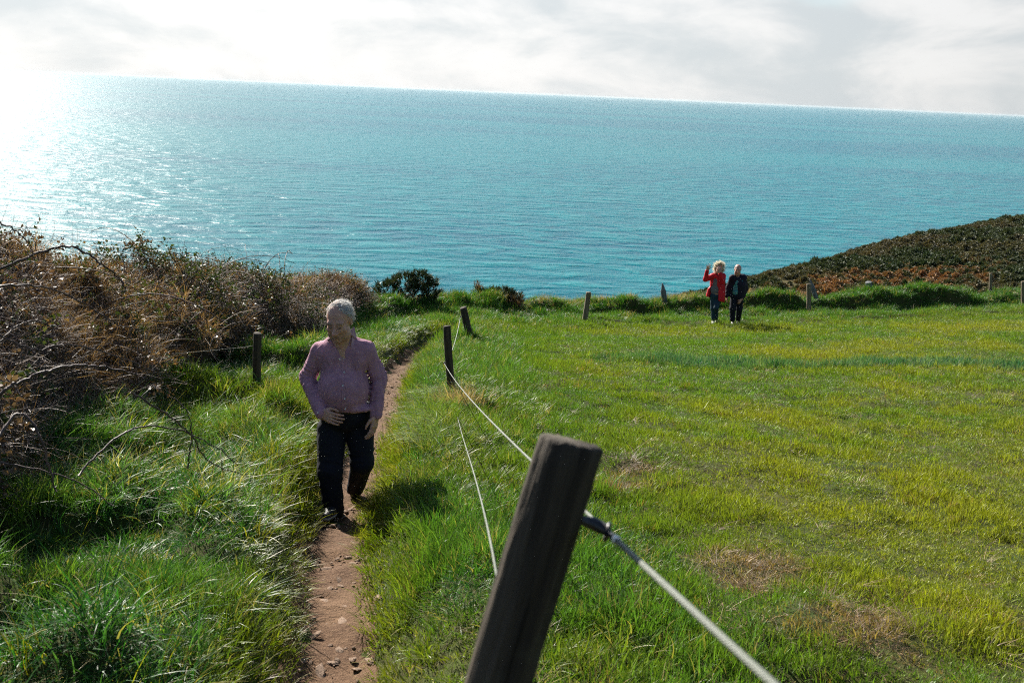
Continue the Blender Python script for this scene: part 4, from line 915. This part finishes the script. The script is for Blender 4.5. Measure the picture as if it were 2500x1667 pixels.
def hairmat(name, col):
    m, nt, p = newmat(name); r = N(nt, 'ShaderNodeAttribute', attribute_name='rnd').outputs['Fac']
    nt.links.new(MIX(nt, r, tuple(v * 0.55 for v in col), col), p.inputs['Base Color']); p.inputs['Roughness'].default_value = 0.5
    t = N(nt, 'ShaderNodeBsdfTranslucent'); t.inputs[0].default_value = (*col, 1); mx = N(nt, 'ShaderNodeMixShader'); mx.inputs[0].default_value = 0.3
    nt.links.new(p.outputs[0], mx.inputs[1]); nt.links.new(t.outputs[0], mx.inputs[2]); nt.links.new(mx.outputs[0], nt.nodes['Material Output'].inputs[0]); return m
def hair(T, R, sc_, n, mat, root, off, L, hairline, flow, wid=0.0022, curl=0.0, puff=0.0, seed=5, lift=0.0):
    r = random.Random(seed); mb = MB(); made = 0
    while made < n:
        v = nrm([r.gauss(0, 1), r.gauss(0, 1), r.gauss(0, 1)])
        if not hairline(v): continue
        p = np.array([0, .018, .035]) + v * (np.array([.077, .097, .086]) + lift); made += 1
        d = nrm(v * (0.55 + puff) + np.array(flow(v)) + np.array([r.gauss(0, .3), r.gauss(0, .3), r.gauss(0, .25)])); l = L * r.uniform(.55, 1.2); s_ = nrm(np.cross(d, [r.gauss(0, 1), r.gauss(0, 1), r.gauss(0, 1)]))
        V = []; k = 4
        for i in range(k + 1):
            w_ = wid * (1 - 0.7 * i / k); V += [T(p - s_ * w_), T(p + s_ * w_)]; p = p + d * l / k
            d = nrm(d - v * 0.16 * (1 - puff) + np.array([0, 0, -0.10 * (1 - puff)]) + curl * np.array([r.gauss(0, 1), r.gauss(0, 1), r.gauss(0, 1)]))
        mb.add(V, [(2 * i, 2 * i + 1, 2 * i + 3, 2 * i + 2) for i in range(k)], r.random())
    mb.V = [tuple(np.array(q) - off) for q in mb.V]
    return obj('hair', mb.mesh('hair', mat), root)
def wrinkle(amp, ks, seed):
    r = np.random.default_rng(seed); D = r.normal(0, 1, (5, 3)); ph = r.uniform(0, 6.28, 5)
    def fn(x, y, z):
        q = 0
        for i in range(5): q = q + np.sin(ks * (0.6 + 0.25 * i) * (D[i, 0] * x + D[i, 1] * y + D[i, 2] * 0.6 * z) + ph[i] + 1.3 * np.sin(ks * 0.4 * (D[i, 1] * x + D[i, 0] * z)))
        return amp * q / 5
    return fn
def folds(S, a, b, r, t0, t1, n, depth, ang=0.35):
    """creases across a limb from a to b"""
    a, b = np.array(a, float), np.array(b, float); u = b - a; L2 = float(u @ u); un = nrm(u); ref = nrm(np.cross(un, [0.2, 1, 0.1])); ref2 = np.cross(un, ref)
    m = r * 1.8; sl, (x, y, z) = S._box(np.minimum(a, b) - m, np.maximum(a, b) + m); x, y, z = x - a[0], y - a[1], z - a[2]
    t = (x * u[0] + y * u[1] + z * u[2]) / L2; p1 = x * ref[0] + y * ref[1] + z * ref[2]; p2 = x * ref2[0] + y * ref2[1] + z * ref2[2]
    d = np.sqrt(p1 ** 2 + p2 ** 2) + 1e-6; c1, c2 = p1 / d, p2 / d; ph = random.uniform(0, 6.28)
    msk = sstep(t0 - 0.12, t0 + 0.08, t) * (1 - sstep(t1 - 0.08, t1 + 0.12, t)) * (1 - sstep(r * 1.15, r * 1.6, d))
    w_ = np.sin(6.283 * (t - t0) / max(t1 - t0, 0.1) * n * 0.55 + 1.6 * c1 + 1.1 * c2 + ph) + 0.6 * np.sin(6.283 * (t - t0) / max(t1 - t0, 0.1) * n * 0.9 - 2.0 * c1 + 0.8 * c2 + ph * 2)
    S.f[sl] += (depth * 0.27 * msk * w_ * (0.6 + 0.4 * np.cos(2 * (np.arctan2(c2, c1)) + ph))).astype(np.float32)
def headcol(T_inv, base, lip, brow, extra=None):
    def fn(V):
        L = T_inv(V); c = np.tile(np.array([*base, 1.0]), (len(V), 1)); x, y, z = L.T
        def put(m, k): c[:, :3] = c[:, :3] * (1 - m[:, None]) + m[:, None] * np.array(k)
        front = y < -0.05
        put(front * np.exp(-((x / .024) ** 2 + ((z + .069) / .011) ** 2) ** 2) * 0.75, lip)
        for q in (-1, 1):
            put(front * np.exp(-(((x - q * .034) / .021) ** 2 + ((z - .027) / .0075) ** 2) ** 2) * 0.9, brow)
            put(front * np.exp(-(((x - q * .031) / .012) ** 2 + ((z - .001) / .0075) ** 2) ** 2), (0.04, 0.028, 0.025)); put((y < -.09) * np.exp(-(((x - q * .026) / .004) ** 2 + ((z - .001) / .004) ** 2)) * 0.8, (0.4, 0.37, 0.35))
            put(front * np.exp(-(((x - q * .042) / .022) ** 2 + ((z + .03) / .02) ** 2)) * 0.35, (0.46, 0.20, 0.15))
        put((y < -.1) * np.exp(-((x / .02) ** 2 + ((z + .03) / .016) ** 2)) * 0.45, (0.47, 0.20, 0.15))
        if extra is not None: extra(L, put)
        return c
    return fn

# ---- the man on the path (crop coordinates: 2.6125 x, origin 650,700 in the photo)
foot = hit(650 + 425 / 2.6125, 700 + 1472 / 2.6125)
MY = float(foot[1]) + 0.17
def M(zx, zy, dy=0.0): return at_y(650 + zx / 2.6125, 700 + zy / 2.6125, MY + dy)
gzf = lambda x, y: float(ground_z(np.array([x]), np.array([y]))[0]) + 0.03
man = thing('person', (float(foot[0]) + 0.1, MY, gzf(float(foot[0]) + 0.1, MY)), 'grey haired man in pink checked shirt and dark trousers walking up the path', 'person')
OM = np.array(man.location)
hc = M(464, 216, -0.17); HR = rotm(RAD(21), RAD(-8), RAD(-3)); HS = 1.08
nk = M(478, 345, -0.05); sL, sR = M(345, 412, 0.02), M(638, 406, 0.02)
eL_, eR_ = M(262, 575, 0.06), M(718, 575, 0.05); wL, wR = M(352, 806, -0.20), M(700, 815, -0.08)
hL, hR = M(418, 905, 0.0), M(595, 905, 0.02); kL, kR = M(408, 1175, -0.14), M(612, 1120, -0.02); aL, aR = M(430, 1428, -0.16), M(565, 1300, 0.34)
belly = M(492, 665, -0.07); chest = M(490, 480, 0.0); pelv = M(505, 830, 0.0)
print('man', foot, MY, 'height', hc[2] + .12 - foot[2], 'shoulder', np.linalg.norm(sL - sR), 'upper', np.linalg.norm(sL - eL_), 'fore', np.linalg.norm(eL_ - wL), 'thigh', np.linalg.norm(hL - kL), 'shin', np.linalg.norm(kL - aL), np.linalg.norm(hR - kR), np.linalg.norm(kR - aR))
lo = np.minimum.reduce([wL, eL_, aL, aR, sL]) - 0.16; hi = np.maximum.reduce([hc + .2, eR_, aR, sR]) + 0.16
lo[2] = foot[2] - 0.12
S = SDF(lo, hi, 0.0046)
T = head(S, hc, HR, HS)
S.cone(hc + HR @ np.array([0, .025, -.06]), nk + np.array([0, .05, -.06]), .062, .07, .03)
S.cone(nk + [0, .03, -.07], chest + [0, .02, 0], .08, .12, .04); S.cone(chest, pelv + [0, .02, .05], .12, .10, .05); S.cone(nk + [0, -.005, -.03], M(488, 455, -0.078), .052, .040, .03)
for a, b_, c_ in ((sL, eL_, wL), (sR, eR_, wR)):
    S.cone(nk + [0, .04, -.06], a, .05, .045, .03); S.cone(a, b_, .045, .036, .02); S.cone(b_, c_, .036, .026, .015)
hand(S, wL, M(405, 830, -0.245) - wL, (0.25, 0.85, -0.2), (0.3, 0.2, 1), 0.75, 1.06)
hand(S, wR, M(690, 870, -0.10) - wR, (-0.9, 0.35, 0), (-0.5, -0.7, -0.2), 0.42, 1.06)
for a, b_, c_ in ((hL, kL, aL), (hR, kR, aR)): S.cone(pelv + [0, .02, .03], a + [0, .01, 0], .085, .07, .03); S.cone(a, b_, .07, .05, .02); S.cone(b_, c_, .048, .036, .02)
Tinv = lambda V: ((V - hc) @ HR) / HS
def mx(L, put):                                                  # darker tone around the mouth and chin
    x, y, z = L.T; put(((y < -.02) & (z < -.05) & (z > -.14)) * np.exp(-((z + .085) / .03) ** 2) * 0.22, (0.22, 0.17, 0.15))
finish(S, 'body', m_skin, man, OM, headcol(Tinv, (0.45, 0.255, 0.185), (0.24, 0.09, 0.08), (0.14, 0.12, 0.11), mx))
# shirt
m_shirt = clothmat("pink_check_cotton", (0.46, 0.26, 0.31), 0.85, (16, 0.7, 0.02), (('Z', 42, (0.14, 0.055, 0.12), 0.5), ('X', 42, (0.17, 0.06, 0.12), 0.4)))
S = SDF(lo, hi, 0.0058)
S.ell(chest + [0, .0, .02], (.185, .130, .20), .05); S.ell(belly, (.180, .150, .19), .06); S.cone(M(450, 640, 0), M(540, 640, 0), .14, .14, .05)
S.cone(sL + [0.03, 0, -.03], sR + [-0.03, 0, -.03], .075, .075, .05); S.cone(nk + [0, .05, -.055], chest + [0, .02, .05], .085, .12, .05)
for a in (sL, sR): S.cone(nk + [0, .05, -.055], a, .058, .066, .05)
for a, b_, c_, t_ in ((sL, eL_, wL, 0), (sR, eR_, wR, 1)):
    S.cone(a, b_, .069, .062, .016); S.cone(b_, b_ + (c_ - b_) * .85, .061, .051, .012); S.cone(b_ + (c_ - b_) * .80, b_ + (c_ - b_) * .985, .050, .047, .006)
    folds(S, a, b_, .078, .45, 1.0, 7, .011); folds(S, b_, c_, .064, .0, .75, 8, .010)
    S.cone(b_ + (c_ - b_) * .80, b_ + (c_ - b_) * .79, .054, .054, .004)
S.ell(M(560, 770, -0.10), (.13, .075, .035), .03); S.ell(M(440, 765, -0.06), (.09, .09, .04), .03)
S.disp(wrinkle(0.0055, 20, 6)); S.disp(wrinkle(0.0045, 30, 3)); S.disp(wrinkle(0.002, 55, 4))
hemz = M(500, 792, -0.1)[2]; S.below((0.02, 0.0, -1.0), -hemz + 0.02 * 0 + 0.02 * belly[0]) if False else None
X_ = S.ax[0].reshape(-1, 1, 1); Y_ = S.ax[1].reshape(1, -1, 1); Z_ = S.ax[2].reshape(1, 1, -1)
inarm = (X_ < M(395, 790, -0.1)[0]) | (X_ > M(662, 790, -0.1)[0])
S.f = np.where(inarm, S.f, np.maximum(S.f, hemz - Z_ + 0.012 * np.sin(X_ * 30))).astype(np.float32)
# open neck
va = M(490, 462, -0.150)
S.cone(va + [0, .02, 0.01], nk + [0, -.085, .02], .020, .058, .006, True); S.cone(nk + [0, -.02, .02], nk + [0, .03, .12], .066, .078, .008, True)
finish(S, 'shirt', m_shirt, man, OM)
# collar flaps, placket, pocket, buttons
def sheet(name, mat, quads, root, off, th=0.003):
    V = []; Fc = []
    for A in quads:
        A = np.array(A); nn = nrm(np.cross(A[1] - A[0], A[2] - A[0])) * th; o = len(V); V += list(A - nn) + list(A + nn); k = len(A)
        Fc += [tuple(range(o, o + k))[::-1], tuple(range(o + k, o + 2 * k))] + [(o + i, o + (i + 1) % k, o + k + (i + 1) % k, o + k + i) for i in range(k)]
    return obj(name, mesh(name, np.array(V) - off, Fc, mat, False), root)
def front(zx, zy, sdf=S, out=0.0):                               # where the sight line meets the shirt front
    px, py = 650 + zx / 2.6125, 700 + zy / 2.6125
    for dy in np.linspace(-0.45, 0.3, 300):
        p_ = at_y(px, py, MY + dy); i = np.clip(np.round((p_ - sdf.lo) / sdf.v).astype(int), 0, sdf.n - 1)
        if sdf.f[tuple(i)] < 0: return p_ + np.array([0, -out, 0])
    return at_y(px, py, MY - 0.1)
def collar(pts):
    sheet('collar', m_shirt, [pts], man, OM, 0.0035)
m_collar = clothmat("collar_cotton", (0.36, 0.22, 0.25), 0.85)
def collar(pts):
    sheet('collar', m_collar, [pts], man, OM, 0.004)
collar([M(408, 290, -.03), front(392, 338, out=.014), front(424, 376, out=.020), front(450, 356, out=.026), M(436, 310, -.11)])
collar([M(560, 256, -.01), M(528, 296, -.09), front(514, 326, out=.024), front(548, 376, out=.020), front(578, 330, out=.014)])
pl = [[front(491 - 8, z_, out=.002), front(507 - 8 + (2 if z_ > 600 else 0), z_, out=.002), front(509 - 8, z_ + 40, out=.002), front(491 - 8, z_ + 40, out=.002)] for z_ in range(480, 760, 40)]
sheet('placket', m_shirt, pl, man, OM, 0.0015)
m_btn = plain("shirt_button", (0.72, 0.70, 0.68), 0.35, 0.5)
for zx, zy in ((470, 461), (498, 543), (489, 628), (501, 711), (505, 777)):
    c_ = front(zx, zy, out=.004); V, Fc = tube([c_ - OM + np.array([0, .003, 0]), c_ - OM + np.array([0, -.003, 0])], .0065, 10); obj('button', mesh('button', V, Fc, m_btn), man)
for zx, zy in ((330, 800),):
    c_ = front(zx, zy, out=.004); V, Fc = tube([c_ - OM + np.array([0, .003, 0]), c_ - OM + np.array([0, -.003, 0])], .006, 10); obj('button', mesh('button', V, Fc, m_btn), man)
sheet('pocket', m_shirt, [[front(570, 436, out=.003), front(655, 430, out=.003), front(655, 450, out=.003), front(648, 530, out=.003), front(612, 545, out=.003), front(574, 532, out=.003)]], man, OM, 0.0012)
# trousers
m_trou = clothmat("navy_trousers", (0.0065, 0.0075, 0.013), 0.8, (14, 0.5, 0.02))
S = SDF(lo, hi, 0.006)
S.ell(pelv + [0, .0, .01], (.185, .145, .12), .05); S.cone(pelv + [-.05, 0, .06], pelv + [.05, 0, .06], .135, .135, .04)
for a, b_, c_, (rb, rc) in ((hL, kL, aL, (.092, .078)), (hR, kR, aR, (.088, .066))):
    S.cone(a, b_, .112, rb, .022); S.cone(b_, c_, rb * .97, rc, .03); folds(S, a, b_, .10, .6, 1.0, 3, .012); folds(S, b_, c_, .085, .1, .95, 4, .009)
S.disp(wrinkle(0.004, 14, 8)); S.disp(wrinkle(0.0015, 40, 9))
S.below((0, 0, 1), hemz + 0.035)
hl = aL[2] - .045; Z_ = S.ax[2].reshape(1, 1, -1); Yb = S.ax[1].reshape(1, -1, 1)
S.f = np.maximum(S.f, hl - Z_ + 0 * S.f).astype(np.float32)
ur = nrm(aR - kR); S_x = S.ax[0].reshape(-1, 1, 1)
q = (S_x - aR[0]) * ur[0] + (Yb - aR[1]) * ur[1] + (Z_ - aR[2]) * ur[2] - 0.02
S.f = np.where((S_x > (aL[0] + aR[0]) / 2) & (Z_ < aR[2] + 0.2), np.maximum(S.f, q), S.f).astype(np.float32)
finish(S, 'trousers', m_trou, man, OM)
V, Fc = tube([pelv - OM + np.array([.188 * math.cos(q), .148 * math.sin(q), hemz - pelv[2] + 0.0]) for q in np.linspace(0, 6.283, 33)], .012, 6); obj('belt', mesh('belt', V, Fc, plain("belt_leather", (0.03, 0.022, 0.018), 0.5)), man)
m_shoe = plain("dark_shoe", (0.022, 0.020, 0.022), 0.5, 0.4, (60, 0.3, 0.004), 0.3, 20); m_sole = plain("pale_sole", (0.42, 0.40, 0.37), 0.7)
def shoe(an, toe_dir, up, root, off, L=0.27, sole=True, v=0.005, w_=1.0):
    f = nrm(toe_dir); u = nrm(np.array(up) - f * (np.array(up) @ f)); hb = an - u * 0.075 - f * 0.06
    A, B, C = hb + u * 0.035, hb + f * 0.15 + u * 0.03, hb + f * (L - 0.045) + u * 0.022
    S = SDF(np.minimum.reduce([A, B, C, an]) - .11, np.maximum.reduce([A, B, C, an]) + .11, v)
    S.cone(A, B, .038 * w_, .045 * w_, .02); S.cone(B, C, .043 * w_, .032 * w_, .02); S.cone(A + u * .02, an, .036, .04, .02)
    S.below(tuple(-u), float(-u @ (hb + u * 0.012))); o = finish(S, 'shoe', m_shoe, root, off)
    S2 = SDF(np.minimum.reduce([A, B, C]) - .1, np.maximum.reduce([A, B, C]) + .1, v); S2.cone(A, B, .043 * w_, .05 * w_, .02); S2.cone(B, C, .047 * w_, .037 * w_, .02)
    S2.below(tuple(u), float(u @ (hb + u * 0.020))); S2.below(tuple(-u), float(-u @ (hb - u * 0.004))); V, Q = S2.mesh(); obj('sole', mesh('sole', V - off, Q, m_sole), o)
gl_ = gzf(aL[0], aL[1]); shoe(np.array([aL[0], aL[1], gl_ + .083]), (-0.12, -1, 0.12), (0, 0.12, 1), man, OM)
shoe(aR + [0, 0, -.02], (0.0, -0.62, -0.75), (0, -0.75, 0.6), man, OM)
# grey hair, thin on top, swept back by the wind
m_hg = hairmat("grey_hair", (0.68, 0.66, 0.63))
def hl_m(v): return (v[2] > 0.5 and v[1] > -0.52 + 0.25 * (abs(v[0] + .1) < .35)) or (v[2] > 0.1 and v[1] > -0.38 - 0.1 * v[2] and abs(v[0]) > 0.35) or (v[1] > 0.12 and v[2] > -0.6) or (v[1] > -0.12 and abs(v[0]) > .8 and v[2] > -0.45)
hair(T, HR, HS, 2600, m_hg, man, OM, 0.040, hl_m, lambda v: (0.55, 0.55 + 0.3 * v[1], 0.0 if v[2] > .4 else -0.7), 0.0014, 0.08, -0.45, 5, 0.003)
hair_cap = SDF(hc - .2, hc + .22, 0.006); hair_cap.ell(T((0, .022, .038)), np.array((.0805, .1005, .0885)) * HS, .01, False, HR)
for pl_n, pl_d in (((0, -0.98, -0.2), -0.022), ):
    nn_ = HR @ np.array(pl_n); hair_cap.below(tuple(nn_), float(nn_ @ hc) + pl_d * HS)
nn_ = HR @ np.array((0, -0.35, -0.94)); hair_cap.below(tuple(nn_), float(nn_ @ hc) + 0.030 * HS)
hair_cap.disp(wrinkle(0.009, 70, 21)); finish(hair_cap, 'scalp_hair', plain("grey_hair_base", (0.37, 0.29, 0.25), 0.8, 0.2, (120, 0.8, 0.004), 0.3, 60), man, OM)

# ---- the couple by the far fence (crop coordinates: 7.128 x, origin 1650,600 in the photo)
fw_ = hit(1650 + 668 / 7.128, 600 + 1352 / 7.128); fm_ = hit(1650 + 1020 / 7.128, 600 + 1352 / 7.128)
def K(zx, zy, Y0, dy=0.0): return at_y(1650 + zx / 7.128, 600 + zy / 7.128, Y0 + dy)
print('couple', fw_, fm_)
WY = float(fw_[1]); W = lambda zx, zy, dy=0.0: K(zx, zy, WY, dy)
wom = thing('person', (float(fw_[0]), WY, gzf(float(fw_[0]), WY) - .03), 'woman in open red jacket with windblown blonde hair, one arm raised', 'person'); OW = np.array(wom.location)
hc = W(752, 405, -0.05); HR = rotm(RAD(-6), RAD(-8), RAD(4)); HS = 0.98; print('woman h', hc[2] + .12 - OW[2])
nk = W(745, 490); sL, sR = W(640, 535), W(820, 530); eL_, wL = W(515, 585, -0.05), W(545, 425, -0.12); eR_, wR = W(818, 625, -0.16), W(768, 480, -0.24)
hL, hR = W(655, 900), W(735, 900); kL, kR = W(650, 1085, -0.05), W(705, 1075, -0.16); aL, aR = W(652, 1290, -0.02), W(698, 1270, 0.10)
chest = W(725, 620); pelv = W(700, 850)
lo = np.minimum.reduce([eL_, aL, wL, aR]) - .25; hi = np.maximum.reduce([hc + .25, sR, aR]) + .2; V5 = 0.0075
S = SDF(lo, hi, V5); T = head(S, hc, HR, HS); S.cone(hc + [0, .02, -.06], nk + [0, .03, -.05], .05, .055, .03); S.cone(nk + [0, .03, -.07], chest, .07, .10, .04); S.cone(chest, pelv, .1, .12, .04)
for a, b_, c_ in ((sL, eL_, wL), (sR, eR_, wR)): S.cone(nk + [0, .03, -.05], a, .045, .04, .03); S.cone(a, b_, .04, .033, .02); S.cone(b_, c_, .032, .024, .015)
hand(S, wL, W(560, 370, -0.14) - wL, (0.2, -1, 0), (1, 0, 0), 0.15, 1.0, 0.35); hand(S, wR, W(760, 405, -0.24) - wR, (-0.3, 1, 0), (-1, 0, 0), 0.85, 1.0)
for a, b_, c_ in ((hL, kL, aL), (hR, kR, aR)): S.cone(a, b_, .07, .045, .03); S.cone(b_, c_, .045, .033, .02)
Tinv = lambda V: ((V - hc) @ HR) / HS
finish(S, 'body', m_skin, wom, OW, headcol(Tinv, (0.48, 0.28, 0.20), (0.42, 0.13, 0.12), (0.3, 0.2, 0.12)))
S = SDF(lo, hi, V5); S.ell(chest, (.15, .12, .2), .04); S.ell(W(705, 760), (.155, .13, .2), .05); S.below((0, 0, -1), -W(690, 895)[2]); finish(S, 'top', clothmat("grey_knit", (0.12, 0.115, 0.13)), wom, OW)
S = SDF(lo, hi, V5)                                             # the jacket, open at the front
S.ell(chest + [0.0, .02, 0], (.185, .15, .24), .05); S.cone(W(720, 700, .03), W(700, 900, .03), .17, .20, .05); S.cone(sL, sR, .075, .075, .04); S.cone(nk + [0, .04, -.03], chest, .07, .1, .04)
S.cone(W(800, 700, -.02), W(795, 940, -.04), .085, .09, .04); S.cone(W(600, 760, 0), W(575, 870, .02), .07, .075, .04)
for a, b_, c_ in ((sL, eL_, wL), (sR, eR_, wR)): S.cone(a, b_, .075, .062, .03); S.cone(b_, b_ + (c_ - b_) * .93, .06, .048, .02); folds(S, a, b_, .07, .3, 1, 4, .012); folds(S, b_, c_, .058, .0, .8, 4, .01)
S.disp(wrinkle(0.006, 16, 12))
S.f = np.maximum(S.f, (W(700, 955)[2] + 0.25 * (W(795, 900)[0] - S.ax[0].reshape(-1, 1, 1))) - S.ax[2].reshape(1, 1, -1) + 0.0 * S.f).astype(np.float32)
for z0, z1, xa, xb in ((525, 600, 690, 668), (600, 760, 668, 665), (760, 1000, 662, 655)): S.cone(W(xa, z0, -.17), W(xb, z1, -.17), .07 if z0 < 550 else .10, .10, .01, True)
S.cone(W(665, 760, -.1), W(650, 1000, -.1), .11, .13, .02, True); S.cone(nk + [0, -.05, .0], nk + [0, .01, .12], .055, .07, .01, True); finish(S, 'jacket', clothmat("red_jacket", (0.50, 0.010, 0.022), 0.55, (14, 0.4, 0.02)), wom, OW)
S = SDF(lo, hi, V5); S.ell(pelv + [0, .0, -.02], (.15, .125, .12), .04)
for a, b_, c_ in ((hL, kL, aL), (hR, kR, aR)): S.cone(a, b_, .088, .062, .03); S.cone(b_, c_, .062, .046, .03); folds(S, b_, c_, .06, 0, 1, 5, .009)
finish(S, 'jeans', clothmat("teal_jeans", (0.012, 0.035, 0.055), 0.8), wom, OW)
m_shoe_keep = m_shoe; m_shoe = plain("pale_shoe", (0.45, 0.44, 0.40), 0.6)
shoe(np.array([aL[0], aL[1], gzf(aL[0], aL[1]) + .04]), (-0.15, -1, 0), (0, 0, 1), wom, OW, 0.24, v=.008); m_shoe = m_shoe_keep
shoe(np.array([aR[0], aR[1], gzf(aR[0], aR[1]) + .06]), (0.1, -1, -0.25), (0, -.25, 1), wom, OW, 0.24, v=.008)
m_hb = hairmat("blonde_hair", (0.85, 0.77, 0.60))
hair(T, HR, HS, 1500, m_hb, wom, OW, 0.115, lambda v: (v[2] > 0.5 and v[1] > -0.6) or v[1] > -0.05, lambda v: (v[0] * 0.9 - 0.1, 0.1, 0.25 if v[2] > 0.2 else -0.8), 0.006, 0.38, 0.5, 15)
PY = float(fm_[1]); G = lambda zx, zy, dy=0.0: K(zx, zy, PY, dy)
mn2 = thing('person', (float(fm_[0]), PY, gzf(float(fm_[0]), PY) - .03), 'man in open navy jacket over striped teal shirt walking beside the woman in red', 'person'); O2 = np.array(mn2.location)
hc = G(1078, 415, -0.06); HR = rotm(RAD(6), RAD(-10)); HS = 1.02; print('man2 h', hc[2] + .12 - O2[2])
nk = G(1075, 510); sL, sR = G(985, 560), G(1175, 555); eL_, wL = G(915, 725, .03), G(885, 885, -.05); eR_, wR = G(1215, 745, .02), G(1140, 935, -.14)
hL, hR = G(1015, 900), G(1120, 900); kL, kR = G(990, 1090, -.10), G(1105, 1100, -.02); aL, aR = G(985, 1285, -.10), G(1085, 1270, .10); chest = G(1085, 650); pelv = G(1070, 860)
lo = np.minimum.reduce([wL, aL, wR, aR]) - .25; hi = np.maximum.reduce([hc + .25, eR_, aR]) + .2
S = SDF(lo, hi, V5); T = head(S, hc, HR, HS); S.cone(hc + [0, .02, -.06], nk + [0, .03, -.05], .058, .062, .03); S.cone(nk + [0, .03, -.07], chest, .07, .11, .04); S.cone(chest, pelv, .11, .12, .04)
for a, b_, c_ in ((sL, eL_, wL), (sR, eR_, wR)): S.cone(nk + [0, .03, -.05], a, .05, .045, .03); S.cone(a, b_, .045, .036, .02); S.cone(b_, c_, .035, .027, .015)
hand(S, wL, G(883, 930, -.06) - wL, (1, 0.2, 0), (0, -1, 0), 0.4, 0.92); hand(S, wR, G(1115, 975, -.16) - wR, (-0.5, .8, 0), (-0.3, -.5, 1), 0.8, 0.88)
for a, b_, c_ in ((hL, kL, aL), (hR, kR, aR)): S.cone(a, b_, .07, .05, .03); S.cone(b_, c_, .045, .035, .02)
Tinv = lambda V: ((V - hc) @ HR) / HS
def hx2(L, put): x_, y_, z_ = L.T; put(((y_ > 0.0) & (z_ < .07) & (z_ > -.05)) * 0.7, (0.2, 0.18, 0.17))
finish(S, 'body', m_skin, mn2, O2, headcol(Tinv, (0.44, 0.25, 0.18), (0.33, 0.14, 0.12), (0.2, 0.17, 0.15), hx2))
S = SDF(lo, hi, V5); S.ell(chest, (.175, .14, .22), .04); S.ell(G(1060, 780, .01), (.165, .145, .18), .05); S.below((0, 0, -1), -G(1060, 868)[2]); S.cone(nk + [0, -.04, 0], nk + [0, .02, .12], .06, .07, .01, True)
finish(S, 'shirt', clothmat("teal_stripe", (0.010, 0.13, 0.16), 0.85, (16, .3, .01), (('Z', 8.0, (0.16, 0.36, 0.38), 0.8),)), mn2, O2)
S = SDF(lo, hi, V5); S.ell(chest + [0, .02, 0], (.20, .16, .24), .05); S.cone(G(1090, 700, .02), G(1085, 850, .02), .17, .165, .05); S.cone(sL, sR, .085, .085, .04); S.cone(nk + [0, .04, -.03], chest, .075, .1, .04)
S.cone(G(1150, 700, -.05), G(1150, 870, -.05), .10, .09, .04); S.cone(G(975, 720, -.03), G(965, 860, -.03), .07, .065, .03)
for a, b_, c_ in ((sL, eL_, wL), (sR, eR_, wR)): S.cone(a, b_, .082, .066, .03); S.cone(b_, b_ + (c_ - b_) * .93, .064, .052, .02); folds(S, a, b_, .075, .3, 1, 4, .012); folds(S, b_, c_, .06, .0, .8, 4, .01)
S.disp(wrinkle(0.006, 16, 14)); S.f = np.maximum(S.f, np.where((S.ax[0].reshape(-1, 1, 1) > G(930, 800)[0]) & (S.ax[0].reshape(-1, 1, 1) < G(1180, 800)[0]), G(1060, 890)[2] - S.ax[2].reshape(1, 1, -1), -1) + 0 * S.f).astype(np.float32)
for z0, z1, xa, xb in ((520, 640, 1065, 1045), (640, 790, 1045, 1030), (790, 930, 1030, 1022)): S.cone(G(xa, z0, -.19), G(xb, z1, -.19), .072, .072, .01, True)
S.cone(G(1035, 720, -.14), G(1025, 930, -.14), .065, .07, .02, True); S.cone(nk + [0, -.05, .0], nk + [0, .01, .12], .06, .07, .01, True); finish(S, 'jacket', clothmat("navy_jacket", (0.010, 0.010, 0.020), 0.75), mn2, O2)
S = SDF(lo, hi, V5); S.ell(pelv + [0, 0, -.02], (.17, .14, .12), .04)
for a, b_, c_ in ((hL, kL, aL), (hR, kR, aR)): S.cone(a, b_, .10, .08, .03); S.cone(b_, c_, .08, .066, .03); folds(S, b_, c_, .075, 0, 1, 5, .012)
finish(S, 'trousers', clothmat("dark_navy_trousers", (0.008, 0.010, 0.018), 0.8), mn2, O2)
for a in (aL, aR): shoe(np.array([a[0], a[1], gzf(a[0], a[1]) + .05]), (-0.1, -1, 0), (0, 0, 1), mn2, O2, 0.28, v=.008)
hair(T, HR, HS, 700, m_hg, mn2, O2, 0.014, lambda v: (v[1] > 0.0 and v[2] > -0.5) or (abs(v[0]) > .7 and v[2] > -.2), lambda v: (0, 0.3, -0.3), 0.004, 0.1, 0.0, 25)

# ------------------------------------------------------------------ sea haze
m_haze = bpy.data.materials.new("sea_haze"); m_haze.use_nodes = True; nt = m_haze.node_tree; nt.nodes.clear()
mo = nt.nodes.new('ShaderNodeOutputMaterial'); pv = nt.nodes.new('ShaderNodeVolumePrincipled'); pv.inputs['Color'].default_value = (0.50, 0.60, 0.65, 1); pv.inputs['Density'].default_value = 2.0e-5; pv.inputs['Anisotropy'].default_value = 0.2
nt.links.new(pv.outputs[0], mo.inputs['Volume'])
B = 62000; V = [(a, b_, c_) for c_ in (-72, 6) for b_ in (-B, B) for a in (-B, B)]
obj('haze', mesh('haze', V, [(0, 2, 3, 1), (4, 5, 7, 6), (0, 1, 5, 4), (2, 6, 7, 3), (0, 4, 6, 2), (1, 3, 7, 5)], m_haze, False), kind='stuff', label='pale haze over the sea fading the horizon', category='haze')
